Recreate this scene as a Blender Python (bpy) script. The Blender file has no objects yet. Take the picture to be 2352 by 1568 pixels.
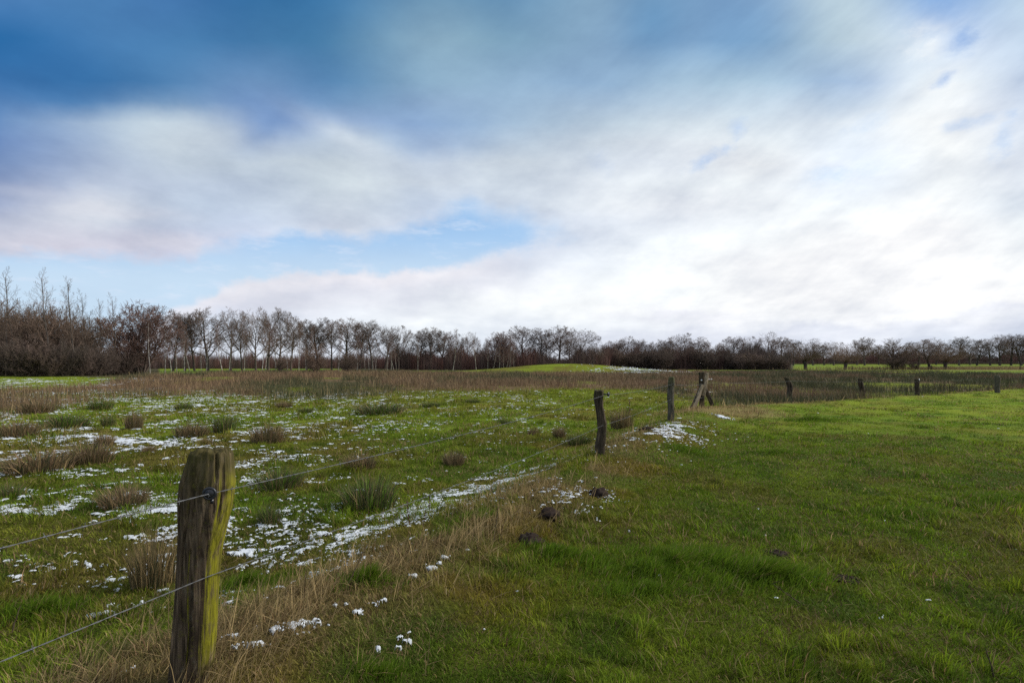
import bpy, bmesh, math, random
import numpy as np
from mathutils import Vector

# ------------------------------------------------------------------ camera, world, sun, exposure
SC = bpy.context.scene
COL = SC.collection
EYE = 1.5                      # eye height in metres
FOC = 20.0 / 36.0              # focal length over sensor width
VW = 2352.0                    # width of the viewing grid the layout notes were taken in
F = FOC * VW
HOR = 835.0                    # horizon row in that grid

cam_d = bpy.data.cameras.new('camera')
cam = bpy.data.objects.new('camera', cam_d)
COL.objects.link(cam)
cam.location = (0, 0, EYE)
cam.rotation_euler = (math.radians(90), 0, 0)
cam_d.sensor_width = 36.0
cam_d.lens = 20.0
cam_d.shift_y = (HOR - 784.0) / VW
cam_d.clip_start = 0.05
cam_d.clip_end = 20000
SC.camera = cam

SC.view_settings.view_transform = 'Standard'
SC.view_settings.look = 'None'
SC.view_settings.gamma = 1
SC.view_settings.exposure = 0.0
SC.view_settings.use_curve_mapping = False
try:
    SC.cycles.max_bounces = 6
    SC.cycles.diffuse_bounces = 3
    SC.cycles.glossy_bounces = 2
    SC.cycles.transmission_bounces = 3
    SC.cycles.use_denoising = False
except Exception:
    pass

SUN_AZ, SUN_EL = math.radians(82), math.radians(34)
sun_d = bpy.data.lights.new('sun', 'SUN')
sun_d.energy = 3.5
sun_d.angle = math.radians(20)
sun_d.color = (1.0, 0.95, 0.87)
sun = bpy.data.objects.new('sun', sun_d)
COL.objects.link(sun)
sdir = Vector((math.sin(SUN_AZ) * math.cos(SUN_EL), math.cos(SUN_AZ) * math.cos(SUN_EL), math.sin(SUN_EL)))
sun.rotation_euler = sdir.to_track_quat('Z', 'Y').to_euler()
sun.location = (30, 40, 40)


def lin(c):
    out = []
    for v in c[:3]:
        v = v / 255.0
        out.append(v / 12.92 if v <= 0.04045 else ((v + 0.055) / 1.055) ** 2.4)
    return out


class NT:
    """little helper around a node tree"""
    def __init__(self, tree):
        self.t = tree

    def n(self, kind, **kw):
        nd = self.t.nodes.new(kind)
        for k, v in kw.items():
            setattr(nd, k, v)
        return nd

    def put(self, sock, v):
        if isinstance(v, bpy.types.NodeSocket):
            self.t.links.new(v, sock)
        else:
            sock.default_value = v

    def math(self, op, a, b=None, c=None, clamp=False):
        nd = self.n('ShaderNodeMath', operation=op, use_clamp=clamp)
        self.put(nd.inputs[0], a)
        if b is not None:
            self.put(nd.inputs[1], b)
        if c is not None:
            self.put(nd.inputs[2], c)
        return nd.outputs[0]

    def vmath(self, op, a, b=None, scale=None):
        nd = self.n('ShaderNodeVectorMath', operation=op)
        self.put(nd.inputs[0], a)
        if b is not None:
            self.put(nd.inputs[1], b)
        if scale is not None:
            self.put(nd.inputs['Scale'], scale)
        return nd.outputs[0]

    def noise(self, vec, scale, detail=3.0, rough=0.5, color=False):
        nd = self.n('ShaderNodeTexNoise')
        self.put(nd.inputs['Vector'], vec)
        nd.inputs['Scale'].default_value = scale
        nd.inputs['Detail'].default_value = detail
        nd.inputs['Roughness'].default_value = rough
        return nd.outputs['Color' if color else 'Fac']

    def mix(self, fac, a, b, mode='MIX'):
        nd = self.n('ShaderNodeMix', data_type='RGBA', blend_type=mode)
        self.put(nd.inputs[0], fac)
        self.put(nd.inputs[6], a if isinstance(a, bpy.types.NodeSocket) else tuple(a[:3]) + (1,))
        self.put(nd.inputs[7], b if isinstance(b, bpy.types.NodeSocket) else tuple(b[:3]) + (1,))
        return nd.outputs[2]

    def rng(self, v, a, b, c=0.0, d=1.0, smooth=True):
        nd = self.n('ShaderNodeMapRange')
        if smooth:
            nd.interpolation_type = 'SMOOTHSTEP'
        self.put(nd.inputs[0], v)
        for i, q in enumerate((a, b, c, d)):
            nd.inputs[1 + i].default_value = q
        return nd.outputs[0]

    def xyz(self, v):
        nd = self.n('ShaderNodeSeparateXYZ')
        self.put(nd.inputs[0], v)
        return nd.outputs

    def comb(self, x, y, z):
        nd = self.n('ShaderNodeCombineXYZ')
        for i, q in enumerate((x, y, z)):
            self.put(nd.inputs[i], q)
        return nd.outputs[0]


def build_world():
    w = bpy.data.worlds.new('World')
    SC.world = w
    w.use_nodes = True
    t = w.node_tree
    t.nodes.clear()
    N = NT(t)
    d = N.n('ShaderNodeTexCoord').outputs['Generated']
    d = N.vmath('NORMALIZE', d)
    x, y, z = N.xyz(d)
    r = N.math('SQRT', N.math('ADD', N.math('MULTIPLY', x, x), N.math('MULTIPLY', y, y)))
    den = N.math('MAXIMUM', N.math('MAXIMUM', y, N.math('MULTIPLY', r, 0.42)), 0.02)
    u = N.math('DIVIDE', x, den)
    v = N.math('DIVIDE', z, den)
    # cloud-layer coordinates (a flat deck seen in perspective)
    dz = N.math('ADD', N.math('MAXIMUM', z, 0.0), 0.10)
    deck = N.comb(N.math('DIVIDE', x, dz), N.math('DIVIDE', y, dz), 0.0)
    # ragged domain warp, stronger for low frequencies
    w1 = N.vmath('SUBTRACT', N.noise(deck, 0.85, 3, 0.5, True), (0.5, 0.5, 0.5))
    w2 = N.vmath('SUBTRACT', N.noise(d, 13.0, 6, 0.62, True), (0.5, 0.5, 0.5))
    a1 = N.xyz(w1)
    a2 = N.xyz(w2)
    up = N.rng(v, 0.10, 0.45)
    amp2 = N.math('MULTIPLY_ADD', up, -0.055, 0.085)
    uu = N.math('ADD', N.math('MULTIPLY_ADD', a1[0], 0.06, u), N.math('MULTIPLY', a2[0], amp2))
    vv = N.math('ADD', N.math('MULTIPLY_ADD', a1[1], 0.022, v), N.math('MULTIPLY', N.math('MULTIPLY', a2[1], amp2), 0.75))
    vv = N.math('MAXIMUM', vv, 0.005)
    f25 = FOC * 2500
    hz = HOR / VW * 2500
    pos = N.math('MULTIPLY_ADD', uu, 1 / 1.9, 0.5)
    posr = N.math('MULTIPLY_ADD', u, 1 / 1.9, 0.5)
    vy = lambda yy: (hz - yy) / f25

    def ramp(at, xs, cols, interp='CARDINAL'):
        rp = N.n('ShaderNodeValToRGB')
        cr = rp.color_ramp
        cr.interpolation = interp
        for i, (px, c) in enumerate(zip(xs, cols)):
            p = ((px - 1250) / f25) / 1.9 + 0.5
            if i < 2:
                e = cr.elements[i]
                e.position = p
            else:
                e = cr.elements.new(p)
            e.color = tuple(c) + (1,)
        t.links.new(at, rp.inputs[0])
        return rp.outputs[0]

    def grid(rows):
        prev = None
        for yy, cols in rows:
            xs = [i * 2500.0 / (len(cols) - 1) for i in range(len(cols))]
            o = ramp(pos, xs, [lin(c) for c in cols])
            if prev is None:
                prev = o
            else:
                prev = N.mix(N.rng(vv, pv, vy(yy), smooth=False), prev, o)
            pv = vy(yy)
        return prev

    def edge(pts):
        xs = [p[0] for p in pts]
        return N.math('MULTIPLY', ramp(posr, xs, [((p[1] - 400) / 600.0,) * 3 for p in pts], 'EASE'), 600.0 / f25)

    # clear air low down between the clouds: the physical sky, brought to the photograph's exposure
    sky = N.n('ShaderNodeTexSky', sky_type='NISHITA')
    sky.sun_disc = False
    sky.sun_elevation = SUN_EL
    sky.sun_rotation = SUN_AZ
    air = N.vmath('MULTIPLY', sky.outputs[0], (0.085, 0.085, 0.085))
    gap = N.mix(N.rng(v, vy(545), vy(690)), lin((168, 207, 248)), lin((208, 231, 253)))
    gap = N.mix(0.12, gap, air)
    wisp = N.noise(N.vmath('MULTIPLY', d, (1.0, 1.0, 4.0)), 16.0, 7, 0.62)
    gap = N.mix(N.rng(wisp, 0.50, 0.78, 0.0, 0.55), gap, lin((225, 234, 250)))
    # puffy rim noise
    e1 = N.math('SUBTRACT', N.noise(N.vmath('MULTIPLY', d, (1.0, 1.0, 1.7)), 8.5, 2, 0.5), 0.5)
    e2 = N.math('SUBTRACT', N.noise(N.vmath('MULTIPLY', d, (1.0, 1.0, 1.5)), 30.0, 6, 0.6), 0.5)
    rim = N.math('ADD', N.math('MULTIPLY', e1, 0.045), N.math('MULTIPLY', e2, 0.040))
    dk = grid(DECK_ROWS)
    bk = grid(BANK_ROWS)
    hzv = N.math('SUBTRACT', (hz - 400) / f25, v)          # height below row 400, in slopes
    q1 = N.math('ADD', N.math('SUBTRACT', edge(DECK_EDGE), hzv), rim)
    soft = N.rng(u, -0.25, 0.05)
    q1 = N.math('MULTIPLY', q1, N.math('MULTIPLY_ADD', soft, -0.62, 1.0))
    deckm = N.rng(q1, -0.014, 0.022)
    q2 = N.math('ADD', N.math('SUBTRACT', hzv, edge(BANK_EDGE)), rim)
    q2s = N.math('MULTIPLY', q2, N.math('MULTIPLY_ADD', soft, -0.70, 1.0))
    bankm = N.rng(q2s, -0.008, 0.016)
    col = N.mix(bankm, gap, bk)
    # sunlit rim along the top of the low bank
    rimlight = N.math('MULTIPLY', bankm, N.rng(q2, 0.045, 0.008))
    col = N.mix(N.math('MULTIPLY', rimlight, 0.75), col, lin((240, 238, 244)))
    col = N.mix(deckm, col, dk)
    # single cloud puffs and ragged blue gaps (direction on the sky, size, tilt, colour, strength)
    rag = N.math('ADD', N.math('MULTIPLY', N.math('SUBTRACT', N.noise(N.vmath('MULTIPLY', d, (1.0, 1.0, 1.6)), 22.0, 7, 0.66), 0.5), 2.6), N.math('MULTIPLY', e2, 0.6))
    for (px, py, rx, ry, rot, c, st) in SKY_SPOTS:
        cu, cv = (px - 1250) / f25, (hz - py) / f25
        du = N.math('SUBTRACT', uu, cu)
        dv = N.math('SUBTRACT', vv, cv)
        ca, sa = math.cos(math.radians(rot)), math.sin(math.radians(rot))
        k1 = N.math('MULTIPLY', N.math('ADD', N.math('MULTIPLY', du, ca), N.math('MULTIPLY', dv, sa)), f25 / rx)
        k2 = N.math('MULTIPLY', N.math('ADD', N.math('MULTIPLY', du, -sa), N.math('MULTIPLY', dv, ca)), f25 / ry)
        q = N.math('ADD', N.math('MULTIPLY', k1, k1), N.math('MULTIPLY', k2, k2))
        g = N.math('EXPONENT', N.math('MULTIPLY', q, -0.6))
        if st < 0:
            g = N.math('MULTIPLY', N.rng(N.math('ADD', g, N.math('MULTIPLY', rag, 0.75)), 0.40, 1.45), -0.72 * st)
            g = N.math('MULTIPLY', g, N.rng(q, 5.0, 1.5))
        else:
            g = N.math('MULTIPLY', g, st, clamp=True)
        col = N.mix(g, col, lin(c))
    # wispy light and dark streaks in the deck
    s1 = N.noise(N.vmath('MULTIPLY', deck, (1.0, 0.6, 1.0)), 2.6, 6, 0.55)
    s2 = N.noise(N.vmath('MULTIPLY', d, (1.0, 1.0, 2.6)), 8.0, 7, 0.6)
    ra, rb = math.cos(math.radians(38)), math.sin(math.radians(38))
    along = N.math('ADD', N.math('MULTIPLY', u, ra), N.math('MULTIPLY', v, rb))
    cross = N.math('ADD', N.math('MULTIPLY', u, -rb), N.math('MULTIPLY', v, ra))
    s3 = N.noise(N.comb(N.math('MULTIPLY', along, 2.2), N.math('MULTIPLY', cross, 9.0), 0.3), 1.6, 6, 0.6)
    low = N.rng(v, 0.62, 0.30, 0.55, 1.0)
    right = N.rng(u, -0.2, 0.5, 0.25, 1.0)
    s4 = N.noise(N.vmath('ADD', N.vmath('MULTIPLY', d, (1.0, 1.0, 1.9)), (3.1, 1.7, 0.4)), 5.2, 6, 0.55)
    s4 = N.math('SUBTRACT', N.rng(s4, 0.34, 0.66), 0.5)
    amt = N.math('MULTIPLY', N.math('SUBTRACT', s1, 0.5), 0.30)
    amt = N.math('ADD', amt, N.math('MULTIPLY', N.math('MULTIPLY', s4, 0.17), low))
    amt = N.math('ADD', amt, N.math('MULTIPLY', N.math('MULTIPLY', N.math('SUBTRACT', s2, 0.5), 0.46), low))
    amt = N.math('ADD', amt, N.math('MULTIPLY', N.math('MULTIPLY', N.math('SUBTRACT', s3, 0.5), 0.44), right))
    amt = N.math('MULTIPLY', amt, N.math('MAXIMUM', N.math('MULTIPLY_ADD', deckm, 0.80, 0.20), N.math('MULTIPLY', bankm, 0.75)))
    gain = N.math('ADD', amt, 0.985)
    col = N.vmath('MULTIPLY', col, N.comb(N.math('MULTIPLY_ADD', amt, 1.08, 0.975), gain, N.math('MULTIPLY_ADD', amt, 0.78, 0.99)))
    bg = N.n('ShaderNodeBackground')
    t.links.new(col, bg.inputs[0])
    bg.inputs[1].default_value = 1.0
    out = N.n('ShaderNodeOutputWorld')
    t.links.new(bg.outputs[0], out.inputs[0])
    try:
        w.cycles.sampling_method = 'MANUAL'
        w.cycles.sample_map_resolution = 512
    except Exception:
        pass


W = (254, 254, 255)
BANK_ROWS = [
    (840, [(222,232,246),(225,233,246),(228,235,248),(228,235,247),(230,236,247),(228,236,246),(224,231,243),(227,232,244),(225,230,242),(226,231,243),(226,231,243),(224,231,243),(221,229,243)]),
    (790, [(208,228,250),(214,232,252),(224,236,252),(226,233,245),(231,237,247),(246,250,254),(240,245,252),(244,248,253),(244,247,253),(248,249,253),(246,248,253),(240,243,250),(232,236,247)]),
    (740, [(214,228,250),(220,229,247),(224,230,246),(226,228,239),(227,230,240),(238,241,248),(249,252,254),(252,254,255),W,W,W,(250,251,254),(240,243,250)]),
    (690, [(222,230,246),(226,230,244),(228,229,240),(224,226,237),(222,224,236),(226,228,238),(236,239,247),(248,252,255),W,W,W,W,W]),
    (645, [(232,232,242),(232,232,242),(232,230,240),(230,228,238),(229,228,239),(230,231,241),(234,237,247),(243,248,254),(252,254,255),W,W,W,W]),
    (560, [(236,234,242),(236,234,242),(236,234,242),(234,232,241),(234,232,241),(234,234,243),(236,238,248),(240,246,253),(248,252,254),(252,254,255),W,W,W]),
]
DECK_ROWS = [
    (842, [(216,214,227)] * 6 + [(224,231,243),(226,231,243),(224,229,242),(225,230,243),(225,230,243),(223,230,243),(220,228,242)]),
    (805, [(216,214,227)] * 6 + [(232,238,247),(236,240,248),(235,238,246),(234,238,247),(232,236,246),(228,233,244),(224,230,243)]),
    (775, [(216,214,227)] * 6 + [(240,245,251),(246,249,253),(246,247,252),(251,252,254),(250,251,254),(243,245,251),(234,238,247)]),
    (720, [(216,214,227)] * 6 + [(226,232,244),(240,246,253),(250,253,255),W,W,W,W]),
    (630, [(216,214,227),(222,219,232),(216,216,232),(206,213,234),(214,220,236),(214,222,238),(222,230,244),(238,244,252),(248,251,254),W,W,W,(252,254,255)]),
    (585, [(210,211,225),(216,216,230),(210,213,230),(202,211,232),(214,220,234),(214,222,238),(220,229,243),(232,239,249),(242,247,252),(250,253,255),W,W,(250,253,255)]),
    (540, [(198,204,222),(208,214,227),(193,206,226),(196,209,230),(208,217,230),(208,219,237),(215,225,240),(227,234,245),(238,243,250),(246,250,254),(250,252,254),W,(246,251,254)]),
    (500, [(172,184,212),(206,212,224),(190,203,222),(195,208,226),(209,219,230),(202,215,233),(212,222,235),(228,234,242),(236,240,246),(243,247,251),(244,249,253),(250,252,254),(240,247,253)]),
    (450, [(146,164,200),(182,194,216),(184,197,217),(190,203,220),(206,217,226),(208,218,230),(212,222,233),(222,229,238),(232,238,244),(238,243,248),(230,238,249),(244,248,251),(238,244,251)]),
    (400, [(125,150,192),(164,181,209),(190,203,218),(190,203,217),(205,216,225),(197,209,225),(213,223,232),(214,223,234),(228,234,242),(240,243,246),(226,235,248),(242,246,249),(236,242,250)]),
    (350, [(116,145,192),(158,178,207),(194,207,219),(172,190,216),(186,202,219),(160,182,212),(186,203,221),(206,217,228),(224,231,239),(230,237,243),(222,231,243),(243,246,248),(228,236,247)]),
    (300, [(112,147,193),(162,183,209),(184,202,218),(126,158,204),(146,172,208),(142,171,208),(165,190,215),(188,206,222),(212,224,234),(212,223,234),(224,232,241),(240,243,246),(222,232,246)]),
    (250, [(92,134,185),(92,136,184),(112,150,190),(116,150,196),(118,155,194),(142,171,203),(156,184,211),(166,190,214),(186,206,224),(196,213,229),(198,214,232),(236,241,246),(214,226,243)]),
    (200, [(72,120,177),(60,114,168),(84,131,178),(108,146,189),(95,140,182),(138,171,198),(148,179,207),(146,177,208),(164,191,214),(174,200,221),(175,198,226),(228,236,243),(206,221,241)]),
    (100, [(48,110,168),(70,122,175),(75,127,177),(72,125,172),(85,133,172),(138,172,195),(130,167,193),(135,168,198),(128,164,200),(135,170,202),(195,214,226),(205,220,240),(200,218,238)]),
    (0, [(78,128,183),(76,127,179),(72,122,176),(58,113,163),(75,127,172),(115,155,185),(112,154,188),(140,174,201),(125,162,198),(140,172,205),(188,209,223),(140,176,223),(190,212,232)]),
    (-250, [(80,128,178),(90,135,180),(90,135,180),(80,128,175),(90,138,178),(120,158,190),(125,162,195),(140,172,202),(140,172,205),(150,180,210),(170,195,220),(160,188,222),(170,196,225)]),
    (-900, [(205,214,226)] * 13),  # unseen overhead sky above the frame, set bright to lift the light on the ground
]
DECK_EDGE = [(-200, 650), (0, 637), (110, 636), (208, 628), (300, 618), (400, 634), (470, 640), (505, 612), (560, 602), (620, 592), (700, 580), (780, 578), (870, 590), (930, 576), (1000, 560), (1050, 545), (1100, 522), (1140, 508), (1200, 535), (1260, 548), (1340, 590), (1450, 660), (1600, 780), (1750, 960), (2500, 1000)]
BANK_EDGE = [(-200, 860), (250, 850), (380, 790), (450, 752), (500, 724), (560, 692), (620, 676), (700, 668), (833, 656), (900, 656), (1000, 660), (1050, 660), (1110, 640), (1200, 618), (1260, 608), (1350, 590), (1500, 570), (2500, 560)]
SKY_SPOTS = [
    (2255, 110, 70, 62, 20, (244, 246, 247), -1.0),
    (2300, 215, 75, 80, 40, (240, 243, 246), -0.85),
    (2335, 100, 75, 34, 35, (112, 158, 219), -0.95),
    (2285, 30, 65, 40, 0, (126, 168, 221), -0.6),
    (2295, 190, 34, 18, 30, (126, 168, 227), -0.95),
    (1720, 385, 60, 22, 30, (160, 196, 244), -0.9),
    (1795, 300, 22, 34, -25, (180, 205, 241), -0.8),
    (1470, 400, 34, 40, -20, (190, 207, 235), -0.6),
    (1590, 45, 60, 70, 0, (98, 146, 189), 0.65),
    (1820, 60, 80, 80, 30, (120, 160, 201), 0.55),
    (500, 335, 130, 42, -12, (204, 215, 225), 0.75),
    (640, 318, 50, 26, 30, (124, 157, 204), 0.6),
    (860, 352, 110, 24, -28, (206, 216, 227), 0.7),
    (20, 150, 150, 60, -15, (44, 106, 164), 0.6),
    (150, 215, 170, 34, -4, (58, 112, 166), 0.5),
    (2360, 296, 90, 20, 12, (170, 203, 245), -0.75),
    (2440, 345, 34, 60, -20, (176, 207, 247), -0.8),
    (2040, 425, 80, 26, 8, (188, 215, 247), -0.7),
    (2110, 300, 60, 24, 25, (190, 213, 242), -0.6),
    (1640, 770, 130, 9, -2, (233, 235, 245), 0.6),
    (2450, 745, 120, 10, 4, (222, 226, 240), 0.6),
    (2000, 805, 600, 10, 2, (222, 226, 240), 0.45),
    (300, 520, 140, 16, -4, (224, 225, 234), 0.5),
    (420, 590, 100, 16, -4, (228, 226, 235), 0.55),
    (80, 470, 120, 14, -6, (196, 202, 220), 0.5),
]
build_world()

# ------------------------------------------------------------------ numeric helpers
rng = np.random.default_rng(7)
random.seed(7)


def h2(ix, iy, s):
    n = (ix.astype(np.int64) * 374761393 + iy.astype(np.int64) * 668265263 + s * 974711) & 0x7fffffff
    n = ((n ^ (n >> 13)) * 1274126177) & 0x7fffffff
    return ((n ^ (n >> 16)) & 0xffff) / 65535.0


def vn(x, y, s=0):
    x = np.asarray(x, float)
    y = np.asarray(y, float)
    ix, iy = np.floor(x), np.floor(y)
    fx, fy = x - ix, y - iy
    fx = fx * fx * (3 - 2 * fx)
    fy = fy * fy * (3 - 2 * fy)
    a, b = h2(ix, iy, s), h2(ix + 1, iy, s)
    c, d = h2(ix, iy + 1, s), h2(ix + 1, iy + 1, s)
    return (a * (1 - fx) + b * fx) * (1 - fy) + (c * (1 - fx) + d * fx) * fy


def fbm(x, y, s=0, o=4):
    t, a, n = 0.0, 0.5, 0.0
    for k in range(o):
        t = t + a * vn(x * 2 ** k + 17.3 * k, y * 2 ** k - 9.1 * k, s + k * 31)
        n += a
        a *= 0.5
    return t / n


def ss(a, b, x):
    t = np.clip((np.asarray(x, float) - a) / (b - a), 0, 1)
    return t * t * (3 - 2 * t)


# fence lines: the first runs away from the camera, the second bends off to the right
FA = np.array([-1.49, 2.65])
FB = np.array([5.9, 17.8])
D1 = (FB - FA) / np.linalg.norm(FB - FA)
N1 = np.array([D1[1], -D1[0]])
FC = np.array([25.3, 29.6])
D2 = (FC - FB) / np.linalg.norm(FC - FB)
N2 = np.array([D2[1], -D2[0]])


def sfence(x, y):
    s1 = (x - FA[0]) * N1[0] + (y - FA[1]) * N1[1]
    s2 = (x - FB[0]) * N2[0] + (y - FB[1]) * N2[1]
    return np.minimum(s1, s2)


def ground_z(x, y):
    x = np.asarray(x, float)
    y = np.asarray(y, float)
    r = np.hypot(x, y)
    sf = sfence(x, y)
    near = 1 - ss(60, 120, r)
    z = 0.11 * np.exp(-((sf - 0.15) / 0.75) ** 2) * near
    z = z - 0.20 * (1 - ss(-2.0, 0.1, sf)) * near
    z = z + (fbm(x / 2.2, y / 2.2, 3, 3) - 0.5) * 0.10 * near
    z = z + (fbm(x / 0.45, y / 0.45, 5, 2) - 0.5) * 0.035 * (1 - ss(12, 25, r))
    z = z + (fbm(x / 14, y / 14, 8, 3) - 0.5) * 0.25 * ss(12, 40, r) * (1 - ss(100, 160, r))
    # the bank swells around the slim post, with a hollow on its meadow side
    z = z + 0.13 * np.exp(-((sf - 0.25) / 0.85) ** 2 - ((y - 10.8) / 2.4) ** 2)
    z = z - 0.10 * np.exp(-((sf + 1.5) / 0.8) ** 2 - ((y - 9.6) / 2.6) ** 2)
    # low grassy mound in the middle distance
    q = ((x - 11.5) / 21.0) ** 2 + ((y - 117.0) / 13.0) ** 2
    z = z - 0.32 * ss(45, 105, y) + 1.45 * ss(168, 400, y)
    z = z + 1.85 * np.exp(-q * 1.6)
    # slight bank below the left wood
    z = z + 0.35 * ss(45, 62, y) * (1 - ss(-25, -8, x)) * (1 - ss(100, 140, y))
    return z


def P(X, Y):
    """ground point seen at grid position X, Y"""
    d = EYE * F / max(Y - HOR, 0.5)
    for _ in range(30):
        x = (X - VW / 2) / F * d
        z = float(ground_z(x, d))
        nd = (EYE - z) * F / max(Y - HOR, 0.5)
        d += (nd - d) * 0.6
    x = (X - VW / 2) / F * d
    return Vector((x, d, float(ground_z(x, d))))


def px(d):
    """metres per grid pixel at distance d"""
    return d / F


# ------------------------------------------------------------------ object helpers
def tag(o, label, cat, group=None):
    o['label'] = label
    o['category'] = cat
    if group:
        o['group'] = group
    return o


def link(name, me, mats=None, parent=None, kind=None):
    o = bpy.data.objects.new(name, me)
    COL.objects.link(o)
    if mats is not None and me is not None and len(me.materials) == 0:
        for m in (mats if isinstance(mats, (list, tuple)) else [mats]):
            me.materials.append(m)
    if parent:
        o.parent = parent
    if kind:
        o['kind'] = kind
    return o


def empty(name, loc, rz=0.0):
    o = bpy.data.objects.new(name, None)
    COL.objects.link(o)
    o.location = loc
    o.rotation_euler = (0, 0, rz)
    o.empty_display_size = 0.2
    return o


def np_mesh(name, verts, faces_by_k, smooth=False, cols=None):
    """verts (n,3); faces_by_k = list of int arrays (m,k)"""
    me = bpy.data.meshes.new(name)
    verts = np.ascontiguousarray(verts, np.float32)
    me.vertices.add(len(verts))
    me.vertices.foreach_set('co', verts.ravel())
    loops = np.concatenate([f.ravel() for f in faces_by_k]).astype(np.int32)
    sizes = np.concatenate([np.full(len(f), f.shape[1], np.int32) for f in faces_by_k])
    starts = np.concatenate([[0], np.cumsum(sizes)[:-1]]).astype(np.int32)
    me.loops.add(len(loops))
    me.loops.foreach_set('vertex_index', loops)
    me.polygons.add(len(sizes))
    me.polygons.foreach_set('loop_start', starts)
    me.polygons.foreach_set('loop_total', sizes)
    if smooth:
        me.polygons.foreach_set('use_smooth', np.ones(len(sizes), bool))
    if cols is not None:
        a = me.attributes.new('tint', 'FLOAT_COLOR', 'POINT')
        c4 = np.ones((len(verts), 4), np.float32)
        c4[:, :3] = cols
        a.data.foreach_set('color', c4.ravel())
    me.update(calc_edges=True)
    return me


def tubes(segs, k):
    """segs (n,8): p0 p1 r0 r1 -> open prisms with k sides"""
    s = np.asarray(segs, float)
    p0, p1, r0, r1 = s[:, 0:3], s[:, 3:6], s[:, 6], s[:, 7]
    d = p1 - p0
    d /= np.maximum(np.linalg.norm(d, axis=1, keepdims=True), 1e-9)
    ref = np.where(np.abs(d[:, 2:3]) > 0.9, np.array([[1.0, 0, 0]]), np.array([[0, 0, 1.0]]))
    a = np.cross(d, ref)
    a /= np.linalg.norm(a, axis=1, keepdims=True)
    b = np.cross(d, a)
    n = len(s)
    V = np.zeros((n, 2, k, 3))
    for i in range(k):
        t = 2 * math.pi * i / k
        o = a * math.cos(t) + b * math.sin(t)
        V[:, 0, i] = p0 + o * r0[:, None]
        V[:, 1, i] = p1 + o * r1[:, None]
    base = (np.arange(n) * 2 * k)[:, None]
    fs = []
    for i in range(k):
        j = (i + 1) % k
        fs.append(np.hstack([base + i, base + j, base + k + j, base + k + i]))
    return V.reshape(-1, 3), np.concatenate(fs)


def blades(base, h, w, th, lean, cols, face=None, curl=0.35):
    """grass blades: (n,3) foot points, height, width, lean direction and amount (0..1), colour"""
    n = len(base)
    ph = rng.uniform(0, math.pi, n) if face is None else face
    wv = np.stack([np.cos(ph), np.sin(ph), np.zeros(n)], 1) * (w * 0.5)[:, None]
    ld = np.stack([np.cos(th), np.sin(th), np.zeros(n)], 1)
    up = np.sqrt(np.maximum(1 - lean ** 2, 0.02))
    tip = base + ld * (h * lean)[:, None]
    tip[:, 2] += h * up
    mid = base + ld * (h * lean * curl)[:, None]
    mid[:, 2] += h * up * 0.62
    V = np.stack([base - wv, base + wv, mid - wv * 0.8, mid + wv * 0.8, tip], 1).reshape(-1, 3)
    i = (np.arange(n) * 5)[:, None]
    q = np.hstack([i, i + 1, i + 3, i + 2])
    t = np.hstack([i + 2, i + 3, i + 4])
    c = np.repeat(cols, 5, axis=0)
    return V, [q, t], c


# ------------------------------------------------------------------ materials
def mat(name):
    m = bpy.data.materials.new(name)
    m.use_nodes = True
    t = m.node_tree
    b = t.nodes['Principled BSDF']
    return m, NT(t), b


def leaf_mat(name, trans=0.3, rough=0.6, spec=0.25):
    m, N, b = mat(name)
    at = N.n('ShaderNodeAttribute', attribute_name='tint')
    N.put(b.inputs['Base Color'], at.outputs['Color'])
    b.inputs['Roughness'].default_value = rough
    b.inputs['Specular IOR Level'].default_value = spec
    tr = N.n('ShaderNodeBsdfTranslucent')
    N.put(tr.inputs[0], at.outputs['Color'])
    mx = N.n('ShaderNodeMixShader')
    mx.inputs[0].default_value = trans
    N.t.links.new(b.outputs[0], mx.inputs[1])
    N.t.links.new(tr.outputs[0], mx.inputs[2])
    N.t.links.new(mx.outputs[0], N.t.nodes['Material Output'].inputs[0])
    return m


def bark_mat(name, c1, c2, scale=6.0):
    m, N, b = mat(name)
    co = N.n('ShaderNodeTexCoord').outputs['Object']
    f = N.noise(N.vmath('MULTIPLY', co, (1, 1, 0.35)), scale, 5, 0.6)
    rnd = N.n('ShaderNodeObjectInfo').outputs['Random']
    col = N.mix(N.rng(f, 0.3, 0.7), c1, c2)
    col = N.vmath('MULTIPLY', col, N.comb(N.math('MULTIPLY_ADD', rnd, 0.5, 0.75), N.math('MULTIPLY_ADD', rnd, 0.4, 0.8), N.math('MULTIPLY_ADD', rnd, 0.4, 0.8)))
    N.put(b.inputs['Base Color'], col)
    b.inputs['Roughness'].default_value = 0.85
    b.inputs['Specular IOR Level'].default_value = 0.15
    return m


M = {}
M['grass'] = leaf_mat('grass_blades', 0.38, 0.65, 0.12)
M['rush'] = leaf_mat('rush_stems', 0.12, 0.7)
M['oak_bark'] = bark_mat('oak_bark', (0.060, 0.046, 0.038), (0.130, 0.100, 0.080))
M['oak_twig'] = bark_mat('oak_twigs', (0.135, 0.098, 0.080), (0.205, 0.150, 0.124), 2.0)
M['birch_bark'] = bark_mat('birch_bark', (0.10, 0.085, 0.07), (0.46, 0.42, 0.37), 3.0)
M['birch_twig'] = bark_mat('birch_twigs', (0.130, 0.080, 0.066), (0.185, 0.122, 0.100), 2.0)
M['shrub_bark'] = bark_mat('willow_bark', (0.070, 0.052, 0.038), (0.150, 0.112, 0.080))
M['shrub_twig'] = bark_mat('willow_twigs', (0.145, 0.100, 0.074), (0.220, 0.155, 0.115), 2.0)
M['dark_twig'] = bark_mat('thicket_twigs', (0.095, 0.070, 0.057), (0.165, 0.120, 0.096), 2.0)
M['poplar_bark'] = bark_mat('poplar_bark', (0.060, 0.050, 0.042), (0.14, 0.115, 0.095), 4.0)

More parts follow.
